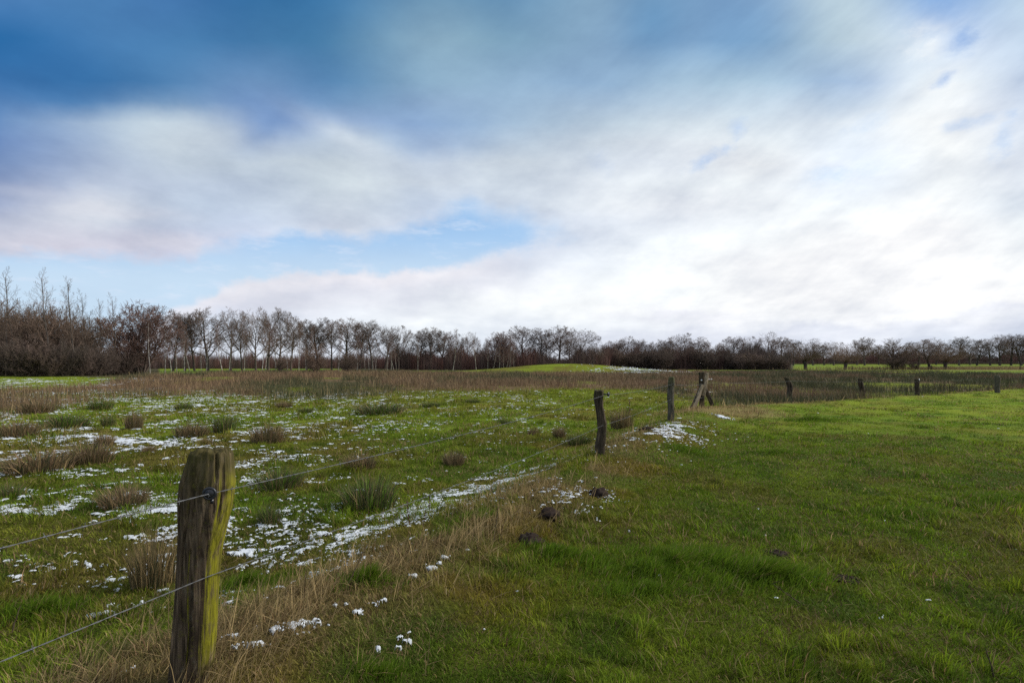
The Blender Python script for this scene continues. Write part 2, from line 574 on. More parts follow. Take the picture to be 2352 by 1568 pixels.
# ground
m, N, b = mat('ground_sheet')
at = N.n('ShaderNodeAttribute', attribute_name='tint').outputs['Color']
co = N.n('ShaderNodeTexCoord').outputs['Object']
f1 = N.noise(co, 2.6, 6, 0.65)
f2 = N.noise(N.vmath('MULTIPLY', co, (1.0, 0.6, 1.0)), 70.0, 5, 0.75)
f3 = N.noise(N.vmath('MULTIPLY', co, (0.35, 1.0, 1.0)), 0.45, 5, 0.62)
g = N.math('ADD', N.math('ADD', N.math('MULTIPLY', N.math('SUBTRACT', f1, 0.5), 0.9), N.math('MULTIPLY', N.math('SUBTRACT', f2, 0.5), 2.2)), N.math('MULTIPLY', N.math('SUBTRACT', f3, 0.5), 0.6))
g = N.math('ADD', g, 1.0)
N.put(b.inputs['Base Color'], N.vmath('MULTIPLY', at, N.comb(g, g, g)))
b.inputs['Roughness'].default_value = 1.0
b.inputs['Specular IOR Level'].default_value = 0.05
bp = N.n('ShaderNodeBump')
bp.inputs['Strength'].default_value = 0.6
bp.inputs['Distance'].default_value = 0.04
N.put(bp.inputs['Height'], f2)
N.t.links.new(bp.outputs[0], b.inputs['Normal'])
M['ground'] = m

# snow
m, N, b = mat('old_snow')
co = N.n('ShaderNodeTexCoord').outputs['Object']
N.put(b.inputs['Base Color'], N.mix(N.noise(co, 9.0, 4, 0.6), (0.46, 0.49, 0.52), (0.70, 0.72, 0.75)))
b.inputs['Roughness'].default_value = 0.75
b.inputs['Specular IOR Level'].default_value = 0.2
bp = N.n('ShaderNodeBump')
bp.inputs['Strength'].default_value = 0.5
bp.inputs['Distance'].default_value = 0.01
N.put(bp.inputs['Height'], N.noise(co, 60.0, 3, 0.6))
N.t.links.new(bp.outputs[0], b.inputs['Normal'])
M['snow'] = m

# molehill soil
m, N, b = mat('loose_soil')
co = N.n('ShaderNodeTexCoord').outputs['Object']
N.put(b.inputs['Base Color'], N.mix(N.noise(co, 40.0, 5, 0.7), (0.010, 0.007, 0.006), (0.055, 0.038, 0.030)))
b.inputs['Roughness'].default_value = 1.0
b.inputs['Specular IOR Level'].default_value = 0.1
M['soil'] = m


def wood_mat(name, dark, light, algae=0.0, moss=0.35, mosscol=(0.075, 0.075, 0.012), top=1.1, algaecol=(0.26, 0.25, 0.012)):
    """weathered oak: long vertical fibres, cracks, algae on the side away from the shade, moss on the head"""
    m, N, b = mat(name)
    co = N.n('ShaderNodeTexCoord').outputs['Object']
    fib = N.noise(N.vmath('MULTIPLY', co, (1, 1, 0.055)), 75.0, 6, 0.65)
    wide = N.noise(N.vmath('MULTIPLY', co, (1, 1, 0.16)), 15.0, 4, 0.55)
    blot = N.noise(co, 9.0, 5, 0.6)
    col = N.mix(N.rng(fib, 0.36, 0.66), dark, light)
    col = N.mix(N.rng(wide, 0.46, 0.70), col, tuple(q * 0.42 for q in dark))
    col = N.mix(N.rng(N.noise(N.vmath('MULTIPLY', co, (1, 1, 0.12)), 30.0, 3, 0.5), 0.60, 0.72), col, tuple(min(1, q * 1.35) for q in light))
    lich = N.rng(N.noise(N.vmath('MULTIPLY', co, (1, 1, 0.6)), 26.0, 6, 0.7), 0.56, 0.68)
    col = N.mix(N.math('MULTIPLY', lich, 0.35), col, (0.17, 0.155, 0.115))
    crack = N.rng(N.noise(N.vmath('MULTIPLY', co, (1, 1, 0.035)), 120.0, 4, 0.5), 0.62, 0.68)
    col = N.mix(N.math('MULTIPLY', crack, 0.8), col, (0.012, 0.009, 0.007))
    x, y, z = N.xyz(co)
    # moss on the head of the post
    mz = N.math('ADD', z, N.math('MULTIPLY', N.math('SUBTRACT', blot, 0.5), 0.55))
    mm = N.math('MULTIPLY', N.rng(mz, top - 0.36, top - 0.10), moss)
    col = N.mix(mm, col, mosscol)
    speck = N.rng(N.noise(co, 55.0, 4, 0.65), 0.55, 0.72)
    col = N.mix(N.math('MULTIPLY', speck, moss), col, tuple(q * 1.7 for q in mosscol))
    if algae > 0:
        nx = N.xyz(N.n('ShaderNodeNewGeometry').outputs['Normal'])[0]
        e = N.math('ADD', N.math('ADD', nx, N.math('MULTIPLY', N.math('SUBTRACT', fib, 0.5), 0.55)), N.math('MULTIPLY', N.math('SUBTRACT', wide, 0.5), 0.5))
        am = N.math('MULTIPLY', N.rng(e, 0.50, 0.82), algae)
        lim = N.math('MULTIPLY', N.rng(z, top - 0.14, top - 0.26), N.rng(z, 0.02, 0.22))
        am = N.math('MULTIPLY', am, lim)
        am = N.math('MULTIPLY', am, N.rng(N.noise(N.vmath('MULTIPLY', co, (1, 1, 0.3)), 38.0, 5, 0.7), 0.34, 0.56, 0.25, 1.0))
        ac = N.mix(N.rng(fib, 0.35, 0.65), tuple(q * 0.45 for q in algaecol), algaecol)
        col = N.mix(am, col, ac)
    N.put(b.inputs['Base Color'], col)
    b.inputs['Roughness'].default_value = 0.9
    b.inputs['Specular IOR Level'].default_value = 0.15
    bp = N.n('ShaderNodeBump')
    bp.inputs['Strength'].default_value = 0.9
    bp.inputs['Distance'].default_value = 0.012
    N.put(bp.inputs['Height'], N.math('ADD', fib, N.math('MULTIPLY', wide, 1.2)))
    N.t.links.new(bp.outputs[0], b.inputs['Normal'])
    return m


M['post_near'] = wood_mat('mossy_oak', (0.042, 0.028, 0.017), (0.170, 0.120, 0.076), 0.95, 0.70, (0.062, 0.056, 0.012), 1.10, (0.240, 0.225, 0.012))
M['post_mid'] = wood_mat('dark_oak', (0.030, 0.022, 0.016), (0.105, 0.078, 0.052), 0.25, 0.35, (0.06, 0.06, 0.02), 1.1, (0.10, 0.09, 0.03))
M['post_grey'] = wood_mat('grey_oak', (0.055, 0.047, 0.038), (0.150, 0.130, 0.100), 0.2, 0.6, (0.07, 0.075, 0.02), 1.1, (0.12, 0.11, 0.04))
M['strut_pale'] = wood_mat('pale_split_oak', (0.190, 0.138, 0.090), (0.470, 0.370, 0.255), 0.0, 0.15)
M['strut_dark'] = wood_mat('dark_split_oak', (0.034, 0.025, 0.018), (0.110, 0.080, 0.056), 0.0, 0.1)

m, N, b = mat('galvanised_wire')
co = N.n('ShaderNodeTexCoord').outputs['Object']
N.put(b.inputs['Base Color'], N.mix(N.noise(co, 6.0, 3, 0.6), (0.075, 0.075, 0.08), (0.17, 0.175, 0.185)))
b.inputs['Metallic'].default_value = 0.4
b.inputs['Roughness'].default_value = 0.55
M['wire'] = m
m, N, b = mat('black_plastic')
b.inputs['Base Color'].default_value = (0.012, 0.012, 0.016, 1)
b.inputs['Roughness'].default_value = 0.38
M['black'] = m
m, N, b = mat('white_porcelain')
b.inputs['Base Color'].default_value = (0.78, 0.78, 0.80, 1)
b.inputs['Roughness'].default_value = 0.3
M['white'] = m

# ------------------------------------------------------------------ vegetation zones (albedo only)
C = {k: np.array(v) for k, v in dict(
    g1=(0.064, 0.095, 0.006), g2=(0.100, 0.122, 0.010), gd=(0.034, 0.060, 0.005), olive=(0.092, 0.082, 0.014),
    straw=(0.300, 0.216, 0.102), tan=(0.165, 0.116, 0.054), brown=(0.080, 0.050, 0.024), moss=(0.165, 0.120, 0.013),
    soil=(0.030, 0.022, 0.012), rb=(0.118, 0.077, 0.042), rg=(0.052, 0.052, 0.022), rr=(0.128, 0.077, 0.045),
    far=(0.105, 0.150, 0.022), wood=(0.040, 0.030, 0.020)).items()}
for k, f in dict(g1=2.1, g2=1.95, gd=2.15, olive=1.85, straw=1.40, tan=1.60, brown=1.3, moss=1.35, rb=1.5, rg=1.45, rr=1.65, far=1.35, wood=1.4, soil=1.3).items():
    C[k] = C[k] * f


def mixc(a, b, t):
    t = np.asarray(t)[..., None]
    return a * (1 - t) + b * t


def rush_mask(x, y):
    sf = sfence(x, y)
    u = x / np.maximum(y, 0.1)
    yb = np.interp(u, [-0.95, -0.67, -0.44, -0.2, 0, 0.24, 0.30, 0.42, 0.9], [18, 27, 30, 35, 37, 38, 31, 20, 24])
    yf = np.interp(u, [-0.95, -0.75, -0.67, -0.5, -0.3, 0, 0.25, 0.45, 0.6, 0.9], [33, 43, 62, 98, 116, 112, 118, 150, 165, 105])
    e = (fbm(x / 5.0, y / 9.0, 21, 3) - 0.5)
    m1 = ss(0.86, 1.10, y / (yb * (1 + 0.35 * e)))
    m2 = 1 - ss(0.93, 1.05, y / (yf * (1 + 0.15 * e)))
    k = m1 * m2 * (sf < -0.5)
    # green openings on the right
    hole = ss(0.49, 0.55, fbm(x / 16.0, y / 11.0, 58, 3)) * ss(0.44, 0.66, u) * ss(34, 46, y)
    k = k * (1 - 0.95 * hole)
    hole2 = ss(0.60, 0.66, fbm(x / 6.0, y / 10.0, 77, 3)) * (y < 60)
    k = k * (1 - 0.7 * hole2)
    # the grassy mound stays green
    q = ((x - 11.5) / 21.0) ** 2 + ((y - 117.0) / 13.0) ** 2
    k = k * ss(0.75, 1.1, q)
    return k


def straw_mask(x, y):
    sf = sfence(x, y)
    s1 = (x - FA[0]) * N1[0] + (y - FA[1]) * N1[1]
    n = fbm(x / 0.8, y / 0.8, 41, 3)
    k = np.exp(-((sf + 0.05) / 0.55) ** 2) * ss(0.36, 0.58, n + 0.25 * (1 - ss(2.5, 5.5, y)))
    k = k * (0.35 + 0.65 * (1 - ss(7, 12, y)))
    c = np.hypot(x - FB[0] - 0.5, (y - FB[1]) * 0.8)
    k = np.maximum(k, (1 - ss(0.8, 2.6, c)) * 0.95)
    far = np.exp(-((sf + 0.25) / 0.5) ** 2) * (y > 16.5) * ss(0.40, 0.6, fbm(x / 2.0, y / 2.0, 43, 2)) * 0.8
    return np.maximum(k, far)


def moss_mask(x, y):
    sf = sfence(x, y)
    n = fbm(x / 0.7, y / 0.7, 61, 3)
    return np.exp(-((sf - 0.55) / 0.55) ** 2) * ss(0.42, 0.60, n + 0.06) * (1 - ss(11, 15, y))


def veg_col(x, y):
    """mean plant colour at a place"""
    sf = sfence(x, y)
    n1 = fbm(x / 1.3, y / 1.3, 11, 4)
    n2 = fbm(x / 0.5, y / 0.5, 13, 3)
    n3 = fbm(x / 4.5, y / 4.5, 15, 3)
    right = mixc(C['g1'], C['g2'], ss(0.36, 0.64, n1 * 0.6 + n3 * 0.4))
    right = mixc(right, C['gd'], ss(0.52, 0.70, n2) * 0.75)
    right = mixc(right, C['olive'], ss(0.57, 0.70, fbm(x / 0.9, y / 0.9, 19, 3)) * 0.55)
    left = mixc(C['g1'], C['olive'], ss(0.40, 0.60, fbm(x / 2.6, y / 2.6, 17, 3)))
    left = mixc(left, C['g2'], ss(0.42, 0.68, n1) * 0.7)
    left = mixc(left, C['gd'], ss(0.54, 0.70, n2) * 0.6)
    left = mixc(left, (C['g2'] * 0.6 + C['olive'] * 0.4) * 0.95, ss(12, 26, y) * 0.55)
    c = mixc(left, right, ss(-0.35, 0.15, sf))
    c = mixc(c, C['moss'], moss_mask(x, y) * 0.8)
    c = mixc(c, C['tan'], straw_mask(x, y) * 0.75)
    return c


def ground_col(x, y):
    r = np.hypot(x, y)
    u = x / np.maximum(y, 0.1)
    v = veg_col(x, y)
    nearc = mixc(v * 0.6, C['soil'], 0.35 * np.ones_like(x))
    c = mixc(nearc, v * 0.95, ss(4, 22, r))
    rm = rush_mask(x, y)
    rc = mixc(C['rb'], C['rg'], ss(0.40, 0.60, fbm(x / 8, y / 14, 33, 3)))
    c = mixc(c, rc * 0.8, rm)
    # plain beyond
    yf = np.interp(u, [-0.95, -0.75, -0.67, -0.5, -0.3, 0, 0.25, 0.45, 0.6, 0.9], [33, 43, 62, 98, 116, 112, 118, 150, 165, 105])
    bey = ss(0.97, 1.06, y / yf)
    farg = mixc(C['far'], C['g2'] * 0.8, ss(0.40, 0.62, fbm(x / 25, y / 60, 71, 3)) * 0.8)
    c = mixc(c, farg, bey)
    # straw coloured reed strip on the far right
    reed = np.exp(-((x - 150) / 32) ** 2 - ((y - 178) / 16) ** 2)
    c = mixc(c, C['straw'] * 0.75, np.clip(reed * 1.6, 0, 1) * 0.9)
    # leaf litter under the woods
    litter = ss(0.0, 1.0, ((u < -0.62) & (y > 61)) * 1.0) + ((np.abs(u - 0.26) < 0.235) & (y > 165)) * 1.0
    litter = np.clip(litter + ((u > -0.3) & (u < 0.1) & (y > 150)) * 1.0 + (y > 395) * 1.0, 0, 1)
    c = mixc(c, C['wood'], litter * 0.9)
    q = ((x - 11.5) / 21.0) ** 2 + ((y - 117.0) / 13.0) ** 2
    md = np.exp(-q * 1.4)
    c = mixc(c, mixc(C['olive'], C['g2'], ss(0.35, 0.6, fbm(x / 3, y / 6, 91, 3))) * 0.8, np.clip(md * 1.7, 0, 1))
    return c


# ------------------------------------------------------------------ the ground: one fan-shaped sheet out to the horizon
def build_ground():
    fwd = np.radians(np.linspace(-62, 62, 500))
    back = np.radians(np.linspace(62, 298, 60))[1:-1]
    az = np.concatenate([fwd, back])
    rr = np.concatenate([[0.15], np.geomspace(0.6, 6000, 330)])
    A, R = np.meshgrid(az, rr)
    x, y = np.sin(A) * R, np.cos(A) * R
    z = ground_z(x, y)
    xf, yf = x.ravel(), y.ravel()
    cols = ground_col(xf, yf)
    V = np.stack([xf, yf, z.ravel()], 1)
    na, nr = len(az), len(rr)
    i = np.arange(nr - 1)[:, None] * na
    j = np.arange(na)[None, :]
    jn = (j + 1) % na
    q = np.stack([i + j, i + na + j, i + na + jn, i + jn], -1).reshape(-1, 4)
    # close the hole under the camera
    V = np.vstack([V, [[0, 0, float(ground_z(0.0, 0.0))]]])
    cols = np.vstack([cols, cols[:1]])
    c = len(V) - 1
    t = np.stack([np.full(na, c), np.arange(na), (np.arange(na) + 1) % na], 1)
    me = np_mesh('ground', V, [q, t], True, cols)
    o = link('ground', me, M['ground'], kind='structure')
    o['label'] = 'flat winter pasture with a low bank under the fence and a grassy mound'
    return o


build_ground()


# ------------------------------------------------------------------ grass
def wedge(n, r0, r1, p=0.4, a=52):
    u = rng.random(n)
    r = (r0 ** p + u * (r1 ** p - r0 ** p)) ** (1 / p)
    t = np.radians(rng.uniform(-a, a, n))
    return np.sin(t) * r, np.cos(t) * r, r


GR_PARTS = []


def grass_main():
    n = 760000
    x, y, r = wedge(n, 2.1, 44, 0.4)
    rm = rush_mask(x, y)
    keep = rng.random(n) > rm * 0.8
    x, y, r = x[keep], y[keep], r[keep]
    n = len(x)
    sf = sfence(x, y)
    col = veg_col(x, y)
    cs = np.where(r < 7, 0.11, np.where(r < 16, 0.20, 0.36))
    tuft = vn(x / cs, y / cs, 23) * 0.65 + vn(x / cs * 2.3, y / cs * 2.3, 24) * 0.35
    big = fbm(x / 0.9, y / 0.9, 25, 3)
    h = 0.024 + 0.070 * ss(0.34, 0.80, tuft) * (0.35 + 1.0 * ss(0.35, 0.65, big))
    h = h * rng.uniform(0.5, 1.4, n) * np.where(sf > 0, 0.85, 1.15) * (1 + np.where(sf > -0.6, -0.30, 0.30) * ss(6, 20, r))
    w = 0.0040 * (np.maximum(r, 2.6) / 3.0) ** 0.72 * rng.uniform(0.55, 1.6, n)
    th = 9.0 * fbm(x / (cs * 1.6), y / (cs * 1.6), 26, 2) + rng.normal(0, 0.7, n)
    lean = np.clip(rng.normal(0.58, 0.24, n), 0.05, 0.98)
    # bare thatch shows between the tufts
    keep = rng.random(n) < 0.45 + 0.55 * ss(0.30, 0.52, tuft)
    x, y, r, sf, col, h, w, th, lean, tuft = [q[keep] for q in (x, y, r, sf, col, h, w, th, lean, tuft)]
    n = len(x)
    col = col * (0.80 + 0.45 * ss(0.35, 0.75, vn(x / (cs[keep] * 1.4), y / (cs[keep] * 1.4), 28)))[:, None]
    # dry blades mixed into the sward
    dry = rng.random(n) < (0.09 + 0.16 * ss(0.5, 0.64, fbm(x / 1.0, y / 1.0, 27, 3)) + 0.5 * straw_mask(x, y))
    dc = mixc(np.tile(C['straw'], (n, 1)), C['brown'], rng.random(n) ** 1.8)
    col = np.where(dry[:, None], dc, col * rng.uniform(0.62, 1.38, (n, 1)))
    col = col * (1 + (rng.random((n, 3)) - 0.5) * 0.18)
    b = np.stack([x, y, ground_z(x, y) - 0.004], 1)
    GR_PARTS.append(blades(b, h, w, th, lean, col))


def grass_thatch():
    """short flattened under-layer that closes the sward near the camera"""
    n = 330000
    x, y, r = wedge(n, 2.1, 14, 0.5, 52)
    col = veg_col(x, y) * rng.uniform(0.45, 1.25, (n, 1))
    s = rng.random(n)
    old = mixc(np.tile(C['tan'], (n, 1)), C['brown'], rng.random(n)) * rng.uniform(0.5, 1.3, (n, 1))
    col = np.where((s < 0.13 + 0.25 * ss(0.45, 0.62, fbm(x / 0.6, y / 0.6, 131, 3)))[:, None], old, col)
    h = rng.uniform(0.015, 0.055, n)
    w = 0.0034 * (np.maximum(r, 2.6) / 3.0) ** 0.72 * rng.uniform(0.6, 1.7, n)
    lean = np.clip(rng.normal(0.80, 0.16, n), 0.2, 0.99)
    b = np.stack([x, y, ground_z(x, y) + rng.uniform(-0.002, 0.010, n)], 1)
    GR_PARTS.append(blades(b, h, w, rng.uniform(0, 6.28, n), lean, col, curl=0.5))


def grass_long():
    """rank dark tussock in the front of the pasture, plus a few smaller ones"""
    spots = [(1.15, 4.15, 0.75, 0.42, 15000, 0.19), (1.75, 3.95, 0.5, 0.3, 6500, 0.16), (0.35, 4.35, 0.45, 0.25, 4500, 0.13),
             (0.9, 3.75, 0.6, 0.25, 4500, 0.13), (-0.62, 2.62, 0.16, 0.10, 800, 0.15), (1.0, 2.52, 0.1, 0.08, 350, 0.15),
             (2.9, 9.2, 0.5, 0.3, 2500, 0.12), (4.4, 9.5, 0.7, 0.3, 2500, 0.10), (5.4, 6.2, 0.7, 0.35, 3500, 0.10), (3.9, 5.6, 0.6, 0.3, 3000, 0.09),
             (7.9, 15.0, 1.0, 0.5, 2500, 0.14), (-0.9, 3.6, 0.25, 0.2, 1300, 0.14), (-1.9, 4.1, 0.35, 0.25, 2000, 0.15),
             (-3.2, 3.9, 0.5, 0.3, 2500, 0.15), (-0.4, 5.2, 0.35, 0.2, 1300, 0.15)]
    for cx, cy, rx, ry, n, hh in spots:
        a, q = rng.uniform(0, 2 * math.pi, n), np.abs(rng.normal(0, 0.55, n))
        x, y = cx + np.cos(a) * q * rx, cy + np.sin(a) * q * ry
        clump = ss(0.35, 0.6, fbm(x / 0.2, y / 0.2, 93, 2))
        h = hh * rng.uniform(0.45, 1.25, n) * (0.55 + 0.45 * clump) * (1 - 0.35 * np.clip(q, 0, 1.4))
        w = 0.0036 * (cy / 3.0) ** 0.7 * rng.uniform(0.7, 1.5, n)
        th = rng.normal(-0.3, 0.9, n)
        lean = np.clip(rng.normal(0.60, 0.2, n), 0.1, 0.98)
        col = mixc(np.tile(C['gd'] * 1.25, (n, 1)), C['g1'], rng.random(n)) * rng.uniform(0.7, 1.4, (n, 1))
        dry = rng.random(n) < 0.05
        col = np.where(dry[:, None], C['straw'] * 0.8, col)
        b = np.stack([x, y, ground_z(x, y) - 0.005], 1)
        GR_PARTS.append(blades(b, h, w, th, lean, col))


def grass_dry():
    """bleached long grass along the fence, standing and laid over"""
    n = 150000
    x, y, r = wedge(n, 2.0, 30, 0.4, 54)
    k = straw_mask(x, y)
    cl = ss(0.40, 0.62, fbm(x / 0.30, y / 0.30, 29, 2))
    keep = rng.random(n) < 0.8 * k * (0.06 + 0.94 * cl)
    x, y, r, cl = x[keep], y[keep], r[keep], cl[keep]
    n = len(x)
    stand = rng.random(n) < 0.45
    c = np.hypot(x - FB[0], y - FB[1])
    tall = 1 + 0.15 * (1 - ss(1.0, 2.8, c))
    h = np.where(stand, rng.uniform(0.10, 0.30, n), rng.uniform(0.10, 0.26, n)) * tall * (0.6 + 0.5 * cl)
    lean = np.where(stand, np.clip(rng.normal(0.42, 0.2, n), 0, 0.9), np.clip(rng.normal(0.93, 0.05, n), 0.7, 0.99))
    th = np.where(rng.random(n) < 0.6, rng.normal(0.6, 0.8, n), rng.uniform(0, 6.28, n))
    w = 0.0030 * (np.maximum(r, 2.5) / 3) ** 0.75 * rng.uniform(0.6, 1.5, n)
    col = mixc(np.tile(C['straw'] * 1.25, (n, 1)), C['tan'], rng.random(n)) * rng.uniform(0.6, 1.25, (n, 1))
    col = np.where((rng.random(n) < 0.12)[:, None], C['brown'] * rng.uniform(0.7, 1.5, (n, 1)), col)
    b = np.stack([x, y, ground_z(x, y) + np.where(stand, -0.005, 0.012)], 1)
    GR_PARTS.append(blades(b, h, w, th, lean, col, curl=0.5))
    # loose straws scattered through the pasture
    n = 2600
    x, y, r = wedge(n, 2.2, 13, 0.6, 50)
    h = rng.uniform(0.05, 0.18, n)
    w = 0.0028 * (r / 3) ** 0.7 * rng.uniform(0.7, 1.4, n)
    col = mixc(np.tile(C['straw'], (n, 1)), C['brown'] * 0.7, rng.random(n))
    b = np.stack([x, y, ground_z(x, y) + 0.02], 1)
    GR_PARTS.append(blades(b, h, w, rng.uniform(0, 6.28, n), np.clip(rng.normal(0.85, 0.12, n), 0.3, 0.99), col, curl=0.5))


def grass_far():
    """coarser sward on the mound and the green strips beyond the rushes"""
    n = 90000
    x, y, r = wedge(n, 40, 190, 0.4, 50)
    keep = (rush_mask(x, y) < 0.25) & (rng.random(n) < 0.9)
    x, y, r = x[keep], y[keep], r[keep]
    n = len(x)
    h = rng.uniform(0.06, 0.16, n)
    w = 0.016 * (r / 40) ** 0.8 * rng.uniform(0.7, 1.4, n)
    col = ground_col(x, y) * rng.uniform(0.6, 1.3, (n, 1))
    b = np.stack([x, y, ground_z(x, y) - 0.01], 1)
    GR_PARTS.append(blades(b, h, w, rng.uniform(0, 6.28, n), rng.uniform(0.1, 0.7, n), col))


def flush(name, parts, material, label=None):
    off, Vs, Qs, Ts, Cs = 0, [], [], [], []
    for V, (q, t), c in parts:
        Vs.append(V)
        Qs.append(q + off)
        Ts.append(t + off)
        Cs.append(c)
        off += len(V)
    me = np_mesh(name, np.concatenate(Vs), [np.concatenate(Qs), np.concatenate(Ts)], False, np.clip(np.concatenate(Cs), 0.002, 0.9))
    o = link(name, me, material, kind='stuff')
    if label:
        o['label'] = label
    return o


grass_main()
grass_thatch()
grass_long()
grass_dry()
grass_far()
flush('grass', GR_PARTS, M['grass'], 'short green pasture grass with bleached dry blades along the fence')


# ------------------------------------------------------------------ rush bed (one uncountable mass)
def rush_bed():
    n = 520000
    x, y, r = wedge(n, 15, 172, 0.55, 50)
    k = rush_mask(x, y)
    cl = fbm(x / 1.6, y / 2.4, 81, 3)
    keep = rng.random(n) < k * (0.15 + 0.85 * ss(0.36, 0.60, cl))
    x, y, r, cl = x[keep], y[keep], r[keep], cl[keep]
    n = len(x)
    h = (0.26 + 0.42 * ss(0.38, 0.68, cl)) * rng.uniform(0.6, 1.2, n) * (0.85 + 0.2 * ss(25, 60, r) - 0.35 * ss(80, 140, r))
    w = 0.012 * (r / 25) ** 0.85 * rng.uniform(0.6, 1.3, n)
    zone = fbm(x / 8, y / 16, 33, 3)
    u = x / y
    green = ss(0.44, 0.58, zone + 0.07 * ss(0.25, 0.6, u) + 0.07 * np.exp(-((y - 42) / 9) ** 2) - 0.10 * ss(-0.3, -0.6, u))
    col = mixc(np.tile(C['rb'], (n, 1)), C['rg'], green)
    red = ss(0.48, 0.66, fbm(x / 10, y / 12, 35, 3)) * (1 - green)
    col = mixc(col, C['rr'], red * 0.8)
    tan = (rng.random(n) < 0.14 * (1 - ss(0.1, 0.5, u)))
    col = np.where(tan[:, None], C['straw'] * 0.7, col)
    col = col * rng.uniform(0.6, 1.4, (n, 1))
    b = np.stack([x, y, ground_z(x, y) - 0.02], 1)
    th = rng.uniform(0, 6.28, n)
    lean = np.clip(np.abs(rng.normal(0.0, 0.46, n)), 0, 0.95)
    return blades(b, h, w, th, lean, col)


flush('rush_bed', [rush_bed()], M['rush'], 'broad bed of brown and dark green rushes across the wet meadow')


# ------------------------------------------------------------------ rush tufts standing alone in the meadow
def tuft_mesh(name, n, rad, hgt, kind, seed):
    g = np.random.default_rng(seed)
    a, q = g.uniform(0, 2 * math.pi, n), np.sqrt(g.random(n)) * rad
    x, y = np.cos(a) * q, np.sin(a) * q
    out = q / rad
    h = hgt * g.uniform(0.55, 1.1, n) * (1 - 0.25 * out)
    lean = np.clip(g.normal(0.10, 0.14, n) + 0.42 * out, 0, 0.92)
    th = a + g.normal(0, 0.5, n)
    w = g.uniform(0.0045, 0.009, n) * (hgt / 0.4)
    pal = {'green': (C['rg'] * 1.0, C['gd'] * 1.3, C['tan']), 'brown': (C['rb'] * 1.05, C['rg'], C['tan'] * 1.2),
           'straw': (C['tan'], C['rg'] * 0.9, C['straw'])}[kind]
    s = g.random(n)
    col = np.where((s < 0.55)[:, None], pal[0], np.where((s < 0.85)[:, None], pal[1], pal[2])) * g.uniform(0.6, 1.4, (n, 1))
    V, f, c = blades(np.stack([x, y, np.full(n, -0.03)], 1), h, w, th, lean, col)
    me = np_mesh(name, V, f, False, np.clip(c, 0.002, 0.9))
    me.materials.append(M['rush'])
    return me


TUFT = {k: [tuft_mesh('rush_tuft', 620, 0.24, 0.42, k, 100 + 7 * i + j) for j in range(3)] for i, k in enumerate(('green', 'brown', 'straw'))}
# X, Y (foot centre), width, height in grid pixels, kind, label
TUFTS = [
    (352, 1345, 120, 140, 'straw', 'tall straw and green rush clump close behind the big mossy post'),
    (850, 1166, 165, 84, 'green', 'largest dark green rush clump beside the dense snow strip'),
    (620, 1200, 70, 46, 'green', 'small dark green rush clump just right of the mossy post'),
    (640, 1120, 130, 54, 'green', 'low spreading green rush clump under the upper wire near the mossy post'),
    (285, 1160, 140, 52, 'brown', 'loose brown green rush clump left of the mossy post top'),
    (615, 1016, 86, 52, 'brown', 'round dense brown rush tuft above and right of the mossy post'),
    (516, 992, 66, 52, 'green', 'upright green brown tuft left of the round brown tuft'),
    (440, 1002, 92, 38, 'brown', 'low wide brown tuft touching the upright green brown one'),
    (872, 950, 140, 30, 'green', 'long low dark tuft alone in the green meadow centre'),
    (826, 1076, 92, 40, 'brown', 'brown rush tuft below the upper wire, above the largest green clump'),
    (1042, 1066, 62, 34, 'brown', 'thin brownish rush tuft on the bare green slope in the middle'),
    (1284, 1004, 42, 30, 'brown', 'small dark brown tuft nearest the left side of the slim wavy post'),
    (1226, 1000, 34, 18, 'brown', 'tiny low tuft beside the small dark brown tuft'),
    (1154, 974, 36, 16, 'green', 'tiny dark tuft just below the upper wire in mid meadow'),
    (1428, 985, 62, 56, 'straw', 'tall brown rush clump between the slim wavy post and the grey post'),
    (1330, 1020, 70, 30, 'green', 'shaded green tuft in the hollow left of the slim wavy post'),
    (95, 1080, 190, 54, 'brown', 'broad brown rush clump at the left edge beside the snow streaks'),
    (205, 1062, 120, 56, 'brown', 'brown clump joining the broad left edge clump on its right'),
    (240, 1026, 50, 40, 'brown', 'narrow upright brown tuft above the broad left edge clump'),
    (150, 982, 120, 38, 'green', 'wide green brown clump at left, in front of the brown rush bed'),
    (40, 1002, 100, 44, 'brown', 'brown clump cut by the left edge, above the snow streaks'),
    (248, 978, 40, 32, 'green', 'small green tuft between two brown clumps at left'),
    (308, 984, 44, 46, 'brown', 'spiky brown tuft at the left end of the snowy green strip'),
    (342, 1038, 40, 18, 'brown', 'tiny brown tuft surrounded by snow left of the upright green brown tuft'),
    (470, 1022, 44, 20, 'straw', 'pale straw tuft below the low wide brown tuft'),
    (422, 940, 44, 20, 'green', 'small green tuft among scattered snow near the rush bed edge'),
    (652, 936, 50, 18, 'brown', 'small flat brown tuft above the round dense brown tuft'),
    (702, 948, 40, 16, 'green', 'flat green tuft right of the small flat brown tuft'),
    (230, 940, 70, 28, 'green', 'green clump at the foot of the left rush bed'),
    (80, 948, 90, 34, 'brown', 'dense brown clump at the left edge of the rush bed'),
    (20, 1142, 70, 40, 'green', 'dark green clump at the far left below the snow streaks'),
    (990, 935, 50, 14, 'green', 'faint low tuft right of the long low dark tuft'),
    (575, 905, 60, 18, 'brown', 'brown tuft where snow meets the rush bed'),
    (1085, 925, 44, 12, 'green', 'faint low tuft near the middle of the rush bed edge'),
]
for i, (X, Y, wd, hg, kd, lab) in enumerate(TUFTS):
    p = P(X, Y)
    o = link('rush_tuft', TUFT[kd][i % 3])
    o.location = p
    sw, sh = wd * px(p.y) / 0.64, hg * px(p.y) / 0.35
    o.scale = (sw, sw * 0.85, sh)
    o.rotation_euler = (0, 0, i * 1.3)
    tag(o, lab, 'rush tuft', 'rush tufts in the wet meadow')


